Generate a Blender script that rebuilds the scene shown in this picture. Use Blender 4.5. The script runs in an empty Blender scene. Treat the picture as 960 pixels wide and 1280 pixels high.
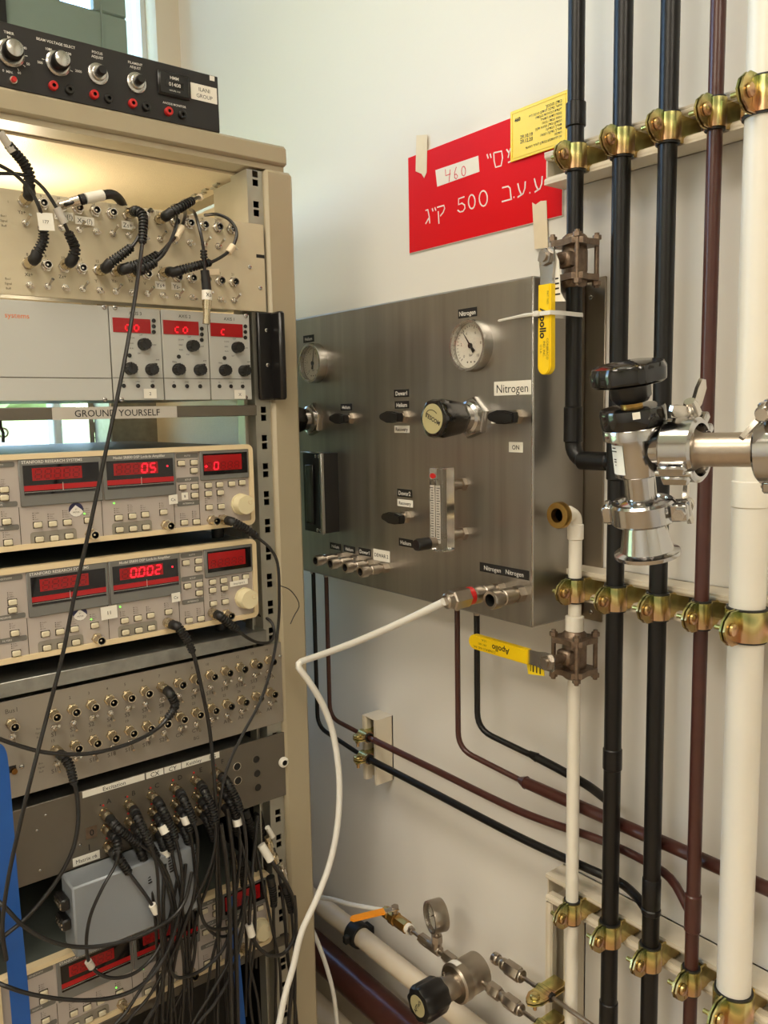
import bpy, bmesh, math, random
import numpy as np
from mathutils import Matrix, Vector, noise
random.seed(7)
C = bpy.context.scene.collection
scene = bpy.context.scene
PI = math.pi

# ---------------------------------------------------------------- camera
F = 1035.0
D1 = Vector((1320, 150, -F)).normalized()
D2 = Vector((-824, 110, -F)); D2 = (D2 - D1 * D1.dot(D2)).normalized()
UP = D1.cross(D2)
RM = Matrix((D1, D2, UP))
CAM = Vector((-.93, 0, 1.5))
cam_data = bpy.data.cameras.new('camera')
cam_data.sensor_fit = 'AUTO'; cam_data.sensor_width = 36; cam_data.lens = F / 1280 * 36
cam_data.clip_start = .02; cam_data.clip_end = 500
cam = bpy.data.objects.new('camera', cam_data); C.objects.link(cam)
cam.matrix_world = Matrix.Translation(CAM) @ RM.to_4x4()
scene.camera = cam

# ---------------------------------------------------------------- world, sun, lamps, exposure
scene.view_settings.view_transform = 'Standard'
scene.view_settings.look = 'None'
scene.view_settings.gamma = 1
scene.view_settings.use_curve_mapping = False
scene.view_settings.exposure = -0.13
world = bpy.data.worlds.new('world'); scene.world = world
world.use_nodes = True
wn = world.node_tree.nodes; wl = world.node_tree.links
sky = wn.new('ShaderNodeTexSky'); sky.sky_type = 'NISHITA'; sky.sun_disc = False
sky.sun_elevation = math.radians(48); sky.sun_rotation = math.radians(180); sky.altitude = 100
wn['Background'].inputs[1].default_value = 2.2
wl.new(sky.outputs[0], wn['Background'].inputs[0])
sun_d = bpy.data.lights.new('sun', 'SUN'); sun_d.energy = 3.6; sun_d.angle = .01; sun_d.color = (1, .95, .86)
sun = bpy.data.objects.new('sun', sun_d); C.objects.link(sun)
sun.rotation_euler = (math.radians(42), 0, math.radians(20))      # comes over the building, lights the bank outside
LAMPS = [(-1.25, .45, 3.04, 26), (-1.25, -1.5, 3.04, 34), (-2.9, .1, 3.04, 44)]
for i, (lx, ly, lz, p) in enumerate(LAMPS):
    ld = bpy.data.lights.new('ceiling_lamp_light', 'AREA'); ld.shape = 'RECTANGLE'; ld.size = .55; ld.size_y = 1.15
    ld.energy = p; ld.color = (1, .885, .735)
    lo = bpy.data.objects.new('ceiling_lamp_light', ld); C.objects.link(lo); lo.location = (lx, ly, lz - .03)
rl = bpy.data.lights.new('rack_lamp_light', 'POINT'); rl.energy = 3.0; rl.color = (1, .80, .56); rl.shadow_soft_size = .03
rlo = bpy.data.objects.new('rack_lamp_light', rl); C.objects.link(rlo); rlo.location = (-.56, 1.36, 1.76)

# ---------------------------------------------------------------- pixel of the photograph -> point on a real plane
def ray(u, v): return RM @ Vector(((u - 480) / F, (640 - v) / F, -1))
YR = 1.14
def RP(u, v, y=YR):
    r = ray(u, v); return CAM + r * (y / r.y)
def WP(u, v, x=0.0):
    r = ray(u, v); return CAM + r * ((x + .93) / r.x)
def DP(u, v, d): return CAM + ray(u, v) * d

# ---------------------------------------------------------------- materials
def lin(c):
    return tuple(((x / 255) / 12.92 if x / 255 <= .04045 else ((x / 255 + .055) / 1.055) ** 2.4) for x in c)
def mat(name, rgb, rough=.5, metal=0.0, noise_amt=.06, nscale=30, bump=0.0, bscale=200, emit=None, estr=0, streak=None, aniso=0, spec=.5, alpha=None, trans=0, coat=0):
    m = bpy.data.materials.new(name); m.use_nodes = True
    nt = m.node_tree; N = nt.nodes; L = nt.links; b = N['Principled BSDF']
    col = lin(rgb)
    b.inputs['Roughness'].default_value = rough; b.inputs['Metallic'].default_value = metal
    b.inputs['Specular IOR Level'].default_value = spec
    if coat: b.inputs['Coat Weight'].default_value = coat
    tc = N.new('ShaderNodeTexCoord'); mp = N.new('ShaderNodeMapping'); L.new(tc.outputs['Object'], mp.inputs[0])
    if streak: mp.inputs['Scale'].default_value = streak
    if noise_amt:
        nz = N.new('ShaderNodeTexNoise'); nz.inputs['Scale'].default_value = nscale; nz.inputs['Detail'].default_value = 4
        L.new(mp.outputs[0], nz.inputs['Vector'])
        r = N.new('ShaderNodeMix'); r.data_type = 'RGBA'
        r.inputs[6].default_value = (*[max(0, c * (1 - noise_amt)) for c in col], 1)
        r.inputs[7].default_value = (*[min(1, c * (1 + noise_amt)) for c in col], 1)
        L.new(nz.outputs['Fac'], r.inputs[0]); L.new(r.outputs[2], b.inputs['Base Color'])
        if streak or metal > .5:
            mr = N.new('ShaderNodeMapRange'); mr.inputs[3].default_value = rough * .8; mr.inputs[4].default_value = min(1, rough * 1.25)
            L.new(nz.outputs['Fac'], mr.inputs[0]); L.new(mr.outputs[0], b.inputs['Roughness'])
    else: b.inputs['Base Color'].default_value = (*col, 1)
    if bump:
        n2 = N.new('ShaderNodeTexNoise'); n2.inputs['Scale'].default_value = bscale; n2.inputs['Detail'].default_value = 3
        L.new(mp.outputs[0], n2.inputs['Vector'])
        bp = N.new('ShaderNodeBump'); bp.inputs['Strength'].default_value = bump; bp.inputs['Distance'].default_value = .002
        L.new(n2.outputs['Fac'], bp.inputs['Height']); L.new(bp.outputs[0], b.inputs['Normal'])
    if aniso: b.inputs['Anisotropic'].default_value = aniso
    if emit: b.inputs['Emission Color'].default_value = (*lin(emit), 1); b.inputs['Emission Strength'].default_value = estr
    if trans: b.inputs['Transmission Weight'].default_value = trans; b.inputs['IOR'].default_value = 1.45
    return m
M_ = {}
def mk(k, *a, **kw): M_[k] = mat(k, *a, **kw)
mk('wall_paint', (226, 222, 214), .75, noise_amt=.025, nscale=3, bump=.08, bscale=90)
mk('back_wall_paint', (214, 204, 186), .75, noise_amt=.03, nscale=3)
mk('ceiling_paint', (235, 232, 226), .8)
mk('floor_vinyl', (176, 154, 124), .4, noise_amt=.12, nscale=25)
mk('rack_beige', (166, 154, 128), .45, noise_amt=.02, bump=.05, bscale=600)
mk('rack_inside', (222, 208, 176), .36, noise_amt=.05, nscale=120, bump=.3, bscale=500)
mk('galvanised', (150, 150, 144), .38, .85, noise_amt=.35, nscale=60)
mk('rail_zinc', (176, 174, 162), .35, .7, noise_amt=.12)
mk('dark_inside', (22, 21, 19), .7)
mk('black_panel', (32, 30, 30), .42, noise_amt=.1)
mk('black_plastic', (24, 23, 23), .3, noise_amt=.1)
mk('black_gloss', (15, 14, 14), .12, noise_amt=0, coat=.3)
mk('black_rubber', (26, 26, 26), .5, noise_amt=.15)
mk('cable_jacket', (28, 27, 26), .36, noise_amt=.15)
mk('boot_rubber', (22, 22, 22), .5, noise_amt=.2)
mk('nickel', (206, 200, 190), .24, 1, noise_amt=.1)
mk('gold_nickel', (208, 196, 170), .24, 1, noise_amt=.12)
mk('steel', (190, 188, 184), .25, 1, noise_amt=.08)
mk('polished_steel', (184, 182, 180), .14, 1, noise_amt=.05)
mk('satin_tube', (176, 164, 150), .33, 1, noise_amt=.08, nscale=300, streak=(1, 1, 1))
mk('brass', (176, 140, 78), .3, 1, noise_amt=.15)
mk('dark_brass', (128, 94, 52), .4, 1, noise_amt=.3)
mk('bronze_dirty', (128, 110, 94), .38, .8, noise_amt=.45, nscale=150, bump=.4, bscale=300)
mk('brushed', (168, 164, 157), .34, 1, noise_amt=.22, nscale=5, streak=(1, 14, .5), aniso=.5)
mk('brushed_side', (160, 150, 136), .36, 1, noise_amt=.08, nscale=6, streak=(14, 14, .5))
mk('cream_panel', (196, 184, 156), .5, noise_amt=.03, nscale=60)
mk('grey_panel', (186, 186, 180), .45, noise_amt=.015)
mk('lilac_panel', (178, 168, 160), .5, noise_amt=.02)
mk('bezel_beige', (224, 204, 164), .45, noise_amt=.02)
mk('grey_green', (86, 92, 86), .5, noise_amt=.06)
mk('bezel_grey', (112, 112, 108), .45, noise_amt=.03)
mk('header_grey', (110, 108, 102), .5, noise_amt=.02)
mk('key_pad_grey', (140, 134, 122), .5, noise_amt=.02)
mk('key_cream', (214, 204, 176), .45, noise_amt=.02)
mk('knob_cream', (222, 210, 172), .45, noise_amt=.02)
mk('key_outline', (74, 66, 54), .6, noise_amt=0)
mk('alu_panel', (142, 134, 122), .42, .12, noise_amt=.05, nscale=40)
mk('dark_alu_panel', (96, 89, 78), .42, .15, noise_amt=.08, nscale=40)
mk('box_grey', (138, 144, 150), .4, .2, noise_amt=.06, nscale=12)
mk('display_black', (14, 12, 14), .12, noise_amt=0)
mk('display_red', (150, 8, 14), .3, noise_amt=0, emit=(150, 0, 6), estr=.12)
mk('display_red_bar', (165, 14, 20), .3, noise_amt=0, emit=(150, 0, 6), estr=.10)
mk('segment_off', (112, 2, 8), .3, noise_amt=0)
mk('segment_lit', (255, 30, 50), .4, noise_amt=0, emit=(255, 24, 44), estr=2.6)
mk('segment_dim', (230, 20, 40), .4, noise_amt=0, emit=(255, 20, 40), estr=.9)
mk('led_green', (120, 255, 90), .4, noise_amt=0, emit=(120, 255, 80), estr=2)
mk('white_print', (226, 222, 214), .6, noise_amt=0)
mk('black_print', (24, 22, 22), .6, noise_amt=0)
mk('grey_print', (78, 70, 60), .6, noise_amt=0)
mk('orange_print', (224, 120, 62), .6, noise_amt=0)
mk('red_pen', (216, 60, 84), .6, noise_amt=0)
mk('paper', (232, 228, 216), .6, noise_amt=.02)
mk('tape_clear', (186, 180, 170), .35, noise_amt=.05)
mk('masking', (228, 212, 182), .6, noise_amt=.04, nscale=80)
mk('red_plastic', (190, 34, 34), .3, noise_amt=.03)
mk('sign_red', (214, 14, 18), .5, noise_amt=.04, nscale=8, spec=.15)
mk('sign_white', (236, 226, 216), .5, noise_amt=0)
mk('notice_yellow', (244, 214, 32), .35, noise_amt=.05, nscale=30)
mk('lever_yellow', (246, 208, 14), .35, noise_amt=.03)
mk('lever_orange', (240, 150, 28), .4, noise_amt=.04)
mk('pipe_black', (17, 16, 16), .34, noise_amt=.3, nscale=40, bump=.25, bscale=50, spec=.38)
mk('pipe_brown', (70, 38, 32), .28, noise_amt=.25, nscale=40, bump=.25, bscale=50)
mk('pipe_white', (226, 220, 206), .34, noise_amt=.03, nscale=20, bump=.2, bscale=60)
mk('pipe_cream', (222, 208, 184), .4, noise_amt=.06, nscale=20, bump=.2, bscale=60)
mk('channel_paint', (220, 210, 190), .4, noise_amt=.05, nscale=30, bump=.2, bscale=50)
mk('chromate', (176, 160, 92), .24, .92, noise_amt=.3, nscale=20)
mk('fitting_steel', (172, 162, 150), .3, 1, noise_amt=.15)
mk('white_tube', (226, 224, 216), .3, noise_amt=.02)
mk('blue_strap', (22, 82, 160), .5, noise_amt=.1, nscale=40)
mk('dial_white', (226, 220, 206), .5, noise_amt=.02)
mk('sage', (126, 140, 130), .5, noise_amt=.04)
mk('frame_white', (214, 218, 220), .45, noise_amt=.02)
mk('knob_label', (196, 186, 140), .35, .3, noise_amt=.04)
mk('grass', (158, 172, 104), .9, noise_amt=.5, nscale=4)
mk('foliage', (150, 168, 126), .9, noise_amt=.5, nscale=6)
mk('stone_grey', (170, 165, 160), .9, noise_amt=.3, nscale=2)
# the chromate of the pipe clamps: yellow to green to rose iridescence
_m = M_['chromate']; _n = _m.node_tree
_t = _n.nodes.new('ShaderNodeTexCoord'); _z = _n.nodes.new('ShaderNodeTexNoise'); _z.inputs['Scale'].default_value = 28; _z.inputs['Detail'].default_value = 1
_r = _n.nodes.new('ShaderNodeValToRGB'); _e = _r.color_ramp.elements
_e[0].position = .3; _e[0].color = (*lin((132, 152, 96)), 1); _e[1].position = .72; _e[1].color = (*lin((206, 160, 136)), 1)
_q = _e.new(.45); _q.color = (*lin((222, 208, 142)), 1); _q = _e.new(.58); _q.color = (*lin((192, 166, 110)), 1)
_n.links.new(_t.outputs['Object'], _z.inputs['Vector']); _n.links.new(_z.outputs['Fac'], _r.inputs[0])
_n.links.new(_r.outputs[0], _n.nodes['Principled BSDF'].inputs['Base Color'])
# clear materials
def glass(name, col, rough=.02, ior=1.45):
    m = bpy.data.materials.new(name); m.use_nodes = True; b = m.node_tree.nodes['Principled BSDF']
    b.inputs['Base Color'].default_value = (*col, 1); b.inputs['Roughness'].default_value = rough
    b.inputs['Transmission Weight'].default_value = 1; b.inputs['IOR'].default_value = ior
    M_[name] = m
glass('acrylic', (.9, .9, .88), .08, 1.3)
def thin_glass(name, tint, gl=.08):
    m = bpy.data.materials.new(name); m.use_nodes = True; nt = m.node_tree; N = nt.nodes
    N.remove(N['Principled BSDF']); t = N.new('ShaderNodeBsdfTransparent'); g = N.new('ShaderNodeBsdfGlossy'); x = N.new('ShaderNodeMixShader')
    t.inputs[0].default_value = (*tint, 1); g.inputs['Roughness'].default_value = .02
    lw = N.new('ShaderNodeLayerWeight'); pw = N.new('ShaderNodeMath'); pw.operation = 'POWER'; pw.inputs[1].default_value = 4
    ml = N.new('ShaderNodeMath'); ml.operation = 'MULTIPLY_ADD'; ml.inputs[1].default_value = .5; ml.inputs[2].default_value = .04
    nt.links.new(lw.outputs['Facing'], pw.inputs[0]); nt.links.new(pw.outputs[0], ml.inputs[0]); nt.links.new(ml.outputs[0], x.inputs[0]); nt.links.new(t.outputs[0], x.inputs[1]); nt.links.new(g.outputs[0], x.inputs[2])
    nt.links.new(x.outputs[0], N['Material Output'].inputs[0]); M_[name] = m
thin_glass('window_glass', (.93, .97, .97)); thin_glass('gauge_glass', (.97, .97, .97))

# ---------------------------------------------------------------- mesh building
W = {}
def fr(o, x, y, z):
    m = Matrix.Identity(4)
    for i, a in enumerate((x, y, z)):
        a = Vector(a)
        for k in range(3): m[k][i] = a[k]
    for k in range(3): m[k][3] = o[k]
    return m
def rackf(x, z, y=YR): return fr((x, y, z), (1, 0, 0), (0, 0, 1), (0, -1, 0))     # local: right, up, out of the rack
def wallf(y, z, x=0.): return fr((x, y, z), (0, -1, 0), (0, 0, 1), (-1, 0, 0))    # local: right, up, out of the wall
def axisf(o, zax, up=(0, 0, 1)):
    z = Vector(zax).normalized(); u = Vector(up)
    if abs(z.dot(u)) > .98: u = Vector((0, 1, 0))
    x = u.cross(z).normalized(); return fr(o, x, z.cross(x), z)
I4 = Matrix.Identity(4)
_txt = {}
def glyphs(s, bold=0.0):
    k = (s, bold)
    if k not in _txt:
        cu = bpy.data.curves.new('t', 'FONT'); cu.body = s; cu.size = 1; cu.resolution_u = 2; cu.offset = bold; cu.align_x = 'LEFT'
        ob = bpy.data.objects.new('t', cu); C.objects.link(ob)
        me = bpy.data.meshes.new_from_object(ob)
        vs = [tuple(v.co) for v in me.vertices]; fs = [tuple(p.vertices) for p in me.polygons]
        if fs and me.polygons[0].normal.z < 0: fs = [f[::-1] for f in fs]
        bpy.data.objects.remove(ob); bpy.data.curves.remove(cu); bpy.data.meshes.remove(me)
        xs = [v[0] for v in vs] or [0]; ys = [v[1] for v in vs] or [0]
        _txt[k] = (vs, fs, min(xs), max(xs), min(ys), max(ys))
    return _txt[k]
class MB:
    def __init__(s, M=I4): s.v = []; s.f = []; s.m = []; s.M = M
    def add(s, vs, fs, mi=0, T=None):
        n = len(s.v); X = s.M @ T if T is not None else s.M
        s.v += [tuple(X @ Vector(p)) for p in vs]
        s.f += [tuple(i + n for i in f) for f in fs]; s.m += [mi] * len(fs); return s
    def box(s, x0, x1, y0, y1, z0, z1, b=0, mi=0, T=None):
        if x0 > x1: x0, x1 = x1, x0
        if y0 > y1: y0, y1 = y1, y0
        if z0 > z1: z0, z1 = z1, z0
        if not b:
            v = [(x, y, z) for x in (x0, x1) for y in (y0, y1) for z in (z0, z1)]
            f = [(0, 1, 3, 2), (4, 6, 7, 5), (0, 4, 5, 1), (2, 3, 7, 6), (0, 2, 6, 4), (1, 5, 7, 3)]
            return s.add(v, f, mi, T)
        b = min(b, (x1 - x0) / 2.01, (y1 - y0) / 2.01, (z1 - z0) / 2.01)
        v = []; idx = {}
        for sx in (0, 1):
            for sy in (0, 1):
                for sz in (0, 1):
                    X = (x0, x1)[sx]; Y = (y0, y1)[sy]; Z = (z0, z1)[sz]
                    dx = b * (1 - 2 * sx); dy = b * (1 - 2 * sy); dz = b * (1 - 2 * sz)
                    for a, p in enumerate(((X, Y + dy, Z + dz), (X + dx, Y, Z + dz), (X + dx, Y + dy, Z))):
                        idx[(sx, sy, sz, a)] = len(v); v.append(p)
        f = []
        def q(*k): f.append(tuple(idx[i] for i in k))
        for t in (0, 1):
            a = [(t, 0, 0, 0), (t, 0, 1, 0), (t, 1, 1, 0), (t, 1, 0, 0)]; q(*(a if t == 0 else a[::-1]))
            a = [(0, t, 0, 1), (1, t, 0, 1), (1, t, 1, 1), (0, t, 1, 1)]; q(*(a if t == 0 else a[::-1]))
            a = [(0, 0, t, 2), (0, 1, t, 2), (1, 1, t, 2), (1, 0, t, 2)]; q(*(a if t == 0 else a[::-1]))
        for i in (0, 1):
            for j in (0, 1):
                fl = (i + j) % 2
                a = [(i, j, 0, 0), (i, j, 0, 1), (i, j, 1, 1), (i, j, 1, 0)]; q(*(a if fl else a[::-1]))
                a = [(i, 0, j, 0), (i, 1, j, 0), (i, 1, j, 2), (i, 0, j, 2)]; q(*(a if fl else a[::-1]))
                a = [(0, i, j, 1), (0, i, j, 2), (1, i, j, 2), (1, i, j, 1)]; q(*(a if fl else a[::-1]))
                for k in (0, 1):
                    a = [(i, j, k, 0), (i, j, k, 1), (i, j, k, 2)]; q(*(a if (i + j + k) % 2 == 0 else a[::-1]))
        return s.add(v, f, mi, T)
    def lathe(s, prof, n=20, T=None, mi=0, caps=True, ph=0.0, flute=0, fa=0.0):
        """prof: (radius, height) along local z; mi may be a list per band"""
        v = []; f = []; mis = []
        for r, h in prof:
            for k in range(n):
                a = ph + 2 * PI * k / n; rr = r * (1 + fa * math.cos(flute * a)) if flute else r
                v.append((rr * math.cos(a), rr * math.sin(a), h))
        for i in range(len(prof) - 1):
            for k in range(n):
                k2 = (k + 1) % n
                f.append((i * n + k, i * n + k2, (i + 1) * n + k2, (i + 1) * n + k)); mis.append(mi[i] if isinstance(mi, (list, tuple)) else mi)
        if caps:
            if prof[0][0] > 1e-6: f.append(tuple(range(n))[::-1]); mis.append(mis[0])
            if prof[-1][0] > 1e-6: f.append(tuple(range((len(prof) - 1) * n, len(prof) * n))); mis.append(mis[-1] if mis else 0)
        a = len(s.m); s.add(v, f, 0, T); s.m[a:] = mis; return s
    def cyl(s, p0, p1, r0, r1=None, n=16, mi=0, ph=0.0):
        p0 = Vector(p0); p1 = Vector(p1); L = (p1 - p0).length
        return s.lathe([(r0, 0), (r0 if r1 is None else r1, L)], n, axisf(p0, p1 - p0), mi, True, ph)
    def disc(s, x, y, z, r, h, n=16, mi=0, ph=0): return s.lathe([(r, 0), (r, h)], n, Matrix.Translation((x, y, z)), mi, True, ph)
    def prism(s, poly, z0, z1, mi=0, T=None):
        n = len(poly); ar = sum(poly[i][0] * poly[(i + 1) % n][1] - poly[(i + 1) % n][0] * poly[i][1] for i in range(n))
        if ar < 0: poly = poly[::-1]
        v = [(x, y, z0) for x, y in poly] + [(x, y, z1) for x, y in poly]
        f = [tuple(range(n))[::-1], tuple(range(n, 2 * n))] + [(i, (i + 1) % n, n + (i + 1) % n, n + i) for i in range(n)]
        return s.add(v, f, mi, T)
    def strip(s, path, th, z0, z1, mi=0, T=None, closed=False):
        """plan path thickened by th and extruded from z0 to z1"""
        P = [Vector(p) for p in path]; n = len(P); L = []; R = []
        for i, p in enumerate(P):
            if closed: a = P[i - 1]; b = P[(i + 1) % n]
            else: a = P[max(i - 1, 0)]; b = P[min(i + 1, n - 1)]
            d = (b - a).normalized(); nn = Vector((-d.y, d.x)) * th / 2; L.append(p + nn); R.append(p - nn)
        v = []
        for q in range(n): v += [(L[q].x, L[q].y, z0), (R[q].x, R[q].y, z0), (L[q].x, L[q].y, z1), (R[q].x, R[q].y, z1)]
        f = []
        for i in range(n if closed else n - 1):
            a = 4 * i; b = 4 * ((i + 1) % n)
            f += [(a, b, b + 1, a + 1), (a + 2, a + 3, b + 3, b + 2), (a, a + 2, b + 2, b), (a + 1, b + 1, b + 3, a + 3)]
        if not closed: f += [(0, 1, 3, 2), (4 * n - 4, 4 * n - 2, 4 * n - 1, 4 * n - 3)]
        return s.add(v, f, mi, T)
    def tube(s, pts, r, n=8, mi=0, caps=True, flat=None):
        P = [Vector(p) for p in pts]; m = len(P); rr = r if isinstance(r, (list, tuple)) else [r] * m
        t = (P[1] - P[0]).normalized(); u = t.orthogonal().normalized() if flat is None else (Vector(flat) - t * t.dot(Vector(flat))).normalized()
        v = []; f = []
        for i in range(m):
            t2 = (P[min(i + 1, m - 1)] - P[max(i - 1, 0)]).normalized()
            u = (u - t2 * u.dot(t2)).normalized(); w = t2.cross(u)
            for k in range(n):
                a = 2 * PI * k / n; v.append(P[i] + (u * math.cos(a) + w * math.sin(a)) * rr[i])
        for i in range(m - 1):
            for k in range(n):
                k2 = (k + 1) % n; f.append((i * n + k, i * n + k2, (i + 1) * n + k2, (i + 1) * n + k))
        if caps: f += [tuple(range(n))[::-1], tuple(range((m - 1) * n, m * n))]
        return s.add(v, f, mi)
    def text(s, t, x, y, size, z=0.0, align='C', mi=0, bold=0.0, rot=0.0, T=None, sx=1.0):
        vs, fs, x0, x1, y0, y1 = glyphs(t, bold)
        ox = -(x0 + x1) / 2 if align == 'C' else (-x0 if align == 'L' else -x1)
        sc = size / .73            # size = height of a capital
        R = Matrix.Translation((x, y, z)) @ Matrix.Rotation(rot, 4, 'Z') @ Matrix.Diagonal((sc * sx, sc, 1, 1))
        return s.add([(a + ox, b - .365, 0) for a, b, _ in vs], fs, mi, R if T is None else T @ R)
    def pen(s, lines, x, y, sc, w, z=0.0, mi=0):
        """polyline strokes as thin raised ribbons"""
        for ln in lines:
            if len(ln) > 1: s.strip([(x + a * sc, y + b * sc) for a, b in ln], w, z, z + .0004, mi)
        return s
    def mesh(s, name, mats, center=True, ang=38):
        c = Vector((0, 0, 0))
        if center and s.v:
            a = np.array(s.v); c = Vector(((a.min(0) + a.max(0)) / 2).tolist())
        me = bpy.data.meshes.new(name)
        me.from_pydata([(p[0] - c.x, p[1] - c.y, p[2] - c.z) for p in s.v], [], s.f)
        for k in (mats if isinstance(mats, (list, tuple)) else [mats]): me.materials.append(M_[k])
        me.polygons.foreach_set('material_index', s.m); me.polygons.foreach_set('use_smooth', [True] * len(s.f))
        bm = bmesh.new(); bm.from_mesh(me); bmesh.ops.recalc_face_normals(bm, faces=bm.faces); bm.to_mesh(me); bm.free()
        me.set_sharp_from_angle(angle=math.radians(ang)); me.update()
        return me, c
def put(name, me, parent, Mw):
    o = bpy.data.objects.new(name, me); C.objects.link(o)
    if parent is not None: o.parent = parent; o.matrix_basis = W[parent].inverted() @ Mw
    else: o.matrix_basis = Mw
    W[o] = Mw.copy(); return o
def part(name, mb, mats, parent=None, label=None, kind=None, ang=38):
    me, c = mb.mesh(name, mats, ang=ang); o = put(name, me, parent, Matrix.Translation(c))
    if label: o['label'] = label
    if kind: o['kind'] = kind
    return o
def thing(name, label, cat, loc, group=None):
    o = bpy.data.objects.new(name, None); C.objects.link(o); o.empty_display_size = .02
    o.location = loc; W[o] = Matrix.Translation(Vector(loc)); o['label'] = label; o['category'] = cat
    if group: o['group'] = group
    return o
def tag(o, label, cat, group=None):
    o['label'] = label; o['category'] = cat
    if group: o['group'] = group
    return o
def struct(name, mb, mats): return part(name, mb, mats, kind='structure')
def local_mesh(name, mb, mats, ang=38): return mb.mesh(name, mats, center=False, ang=ang)[0]
def T3(x, y, z=0.0): return Matrix.Translation((x, y, z))
def smooth(pts, k=8):
    P = [Vector(p) for p in pts]; out = []
    Q = [P[0] * 2 - P[1]] + P + [P[-1] * 2 - P[-2]]
    for i in range(1, len(Q) - 2):
        a, b, c, d = Q[i - 1:i + 3]
        for j in range(k):
            t = j / k; t2 = t * t; t3 = t2 * t
            out.append(.5 * ((2 * b) + (c - a) * t + (2 * a - 5 * b + 4 * c - d) * t2 + (3 * b - a - 3 * c + d) * t3))
    out.append(P[-1]); return out
def resample(P, step):
    d = [0]
    for a, b in zip(P, P[1:]): d.append(d[-1] + (b - a).length)
    n = max(2, int(d[-1] / step)); out = []; j = 0
    for i in range(n + 1):
        s = d[-1] * i / n
        while j < len(d) - 2 and d[j + 1] < s: j += 1
        t = (s - d[j]) / max(1e-9, d[j + 1] - d[j]); out.append(P[j].lerp(P[j + 1], min(1, t)))
    return out, d[-1]

def fillet(pts, rad, n=6):
    P = [Vector(p) for p in pts]; out = [P[0]]
    for i in range(1, len(P) - 1):
        a, b, c = P[i - 1], P[i], P[i + 1]; u = (a - b); v = (c - b); r = min(rad, u.length * .45, v.length * .45)
        s_ = b + u.normalized() * r; e = b + v.normalized() * r
        for k in range(n + 1): t = k / n; out.append(s_ * (1 - t) ** 2 + b * 2 * t * (1 - t) + e * t * t)
    out.append(P[-1]); return out

def rp(u, v, y=YR): p = RP(u, v, y); return p.x, p.z
def wp(u, v, x=0.): p = WP(u, v, x); return -p.y, p.z

# ================================================================ the room
YB = 1.93
struct('floor', MB().box(-4, 0.1, -3, YB + .1, -.1, 0), 'floor_vinyl')
struct('ceiling', MB().box(-4, 0.1, -3, YB + .1, 3.1, 3.2), 'ceiling_paint')
struct('wall_right', MB().box(0, .15, -3, YB, 0, 3.1), 'wall_paint')
struct('wall_left', MB().box(-4.15, -4, -3, YB, 0, 3.1), 'wall_paint')
struct('wall_front', MB().box(-4, 0, -3.15, -3, 0, 3.1), 'wall_paint')
wx0, wx1, wz0, wz1 = -2.6, -.058, .95, 2.85
struct('wall_back', MB().box(-4, wx0, YB, YB + .22, 0, 3.1).box(wx1, .15, YB, YB + .22, 0, 3.1).box(wx0, wx1, YB, YB + .22, 0, wz0).box(wx0, wx1, YB, YB + .22, wz1, 3.1), 'back_wall_paint')
struct('baseboard_right', MB().box(-.012, 0, -3, YB, 0, .09, .003), 'frame_white')
wy = YB + .06
w1 = struct('window_1', MB().box(wx0, wx1, wy, wy + .05, wz0, wz0 + .05).box(wx0, wx1, wy, wy + .05, wz1 - .05, wz1)
            .box(wx0, wx0 + .05, wy, wy + .05, wz0, wz1).box(-1.5, -1.44, wy, wy + .05, wz0, wz1).box(wx1 - .012, wx1, wy, wy + .05, wz0, wz1), 'frame_white')
gx = [RP(u, 40, wy - .02).x for u in (10, 157)]
sill = RP(98, 9, wy - .02).z
part('sash_panel', MB().box(-.80, gx[1], wy - .03, wy - .004, 2.02, sill, .004).box(gx[1] - .075, gx[1], wy - .03, wy - .004, sill, 2.8, .004)
     .box(-.80, RP(75, 0, wy - .02).x, wy - .03, wy - .004, sill, 2.8, .004).box(gx[1] - .062, gx[1] - .058, wy - .034, wy - .03, 2.03, 2.79), 'sage', w1)
part('sash_edge', MB().box(gx[0] - .02, gx[0] - .006, wy - .04, wy - .03, 2.1, 2.8), 'dark_inside', w1)
part('mullion', MB().box(-.335, -.315, wy - .01, wy + .04, wz0 + .05, 2.0, .004), 'frame_white', w1)
part('pane', MB().box(wx0 + .05, -1.5, wy + .02, wy + .026, wz0 + .05, wz1 - .05), 'window_glass', w1)
part('pane', MB().box(-1.44, wx1 - .012, wy + .02, wy + .026, wz0 + .05, wz1 - .05), 'window_glass', w1)
for i, (lx, ly, lz, p) in enumerate(LAMPS):
    t = thing('ceiling_lamp', ['square white ceiling lamp above the pipes', 'square white ceiling lamp behind the viewer', 'square white ceiling lamp over the middle of the room'][i], 'ceiling lamp', (lx, ly, 3.1), 'ceiling lamps')
    part('lamp_housing', MB().box(lx - .3, lx + .3, ly - .6, ly + .6, 3.05, 3.1, .008), 'frame_white', t)

# ---------------------------------------------------------------- outside the window
struct('ground_outside', MB().add([(-40, 2.2, -.2), (40, 2.2, -.2), (40, 9, .35), (-40, 9, .35), (40, 16, 1.62), (-40, 16, 1.62), (40, 60, 2.2), (-40, 60, 2.2)], [(0, 1, 2, 3), (3, 2, 4, 5), (5, 4, 6, 7)]), 'grass')
rs = random.Random(3)
def shrub_mesh(seed, sc):
    bm = bmesh.new(); bmesh.ops.create_icosphere(bm, subdivisions=4, radius=1)
    for vv in bm.verts:
        n = noise.noise(vv.co * 2.2 + Vector((seed, 0, 0))) * .3 + noise.noise(vv.co * 7 + Vector((seed, 3, 0))) * .16
        vv.co *= 1 + n
    me = bpy.data.meshes.new('shrub'); bm.to_mesh(me); bm.free(); me.materials.append(M_['foliage']); return me
sm = [shrub_mesh(1.3, 1), shrub_mesh(7.7, 1)]
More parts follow.
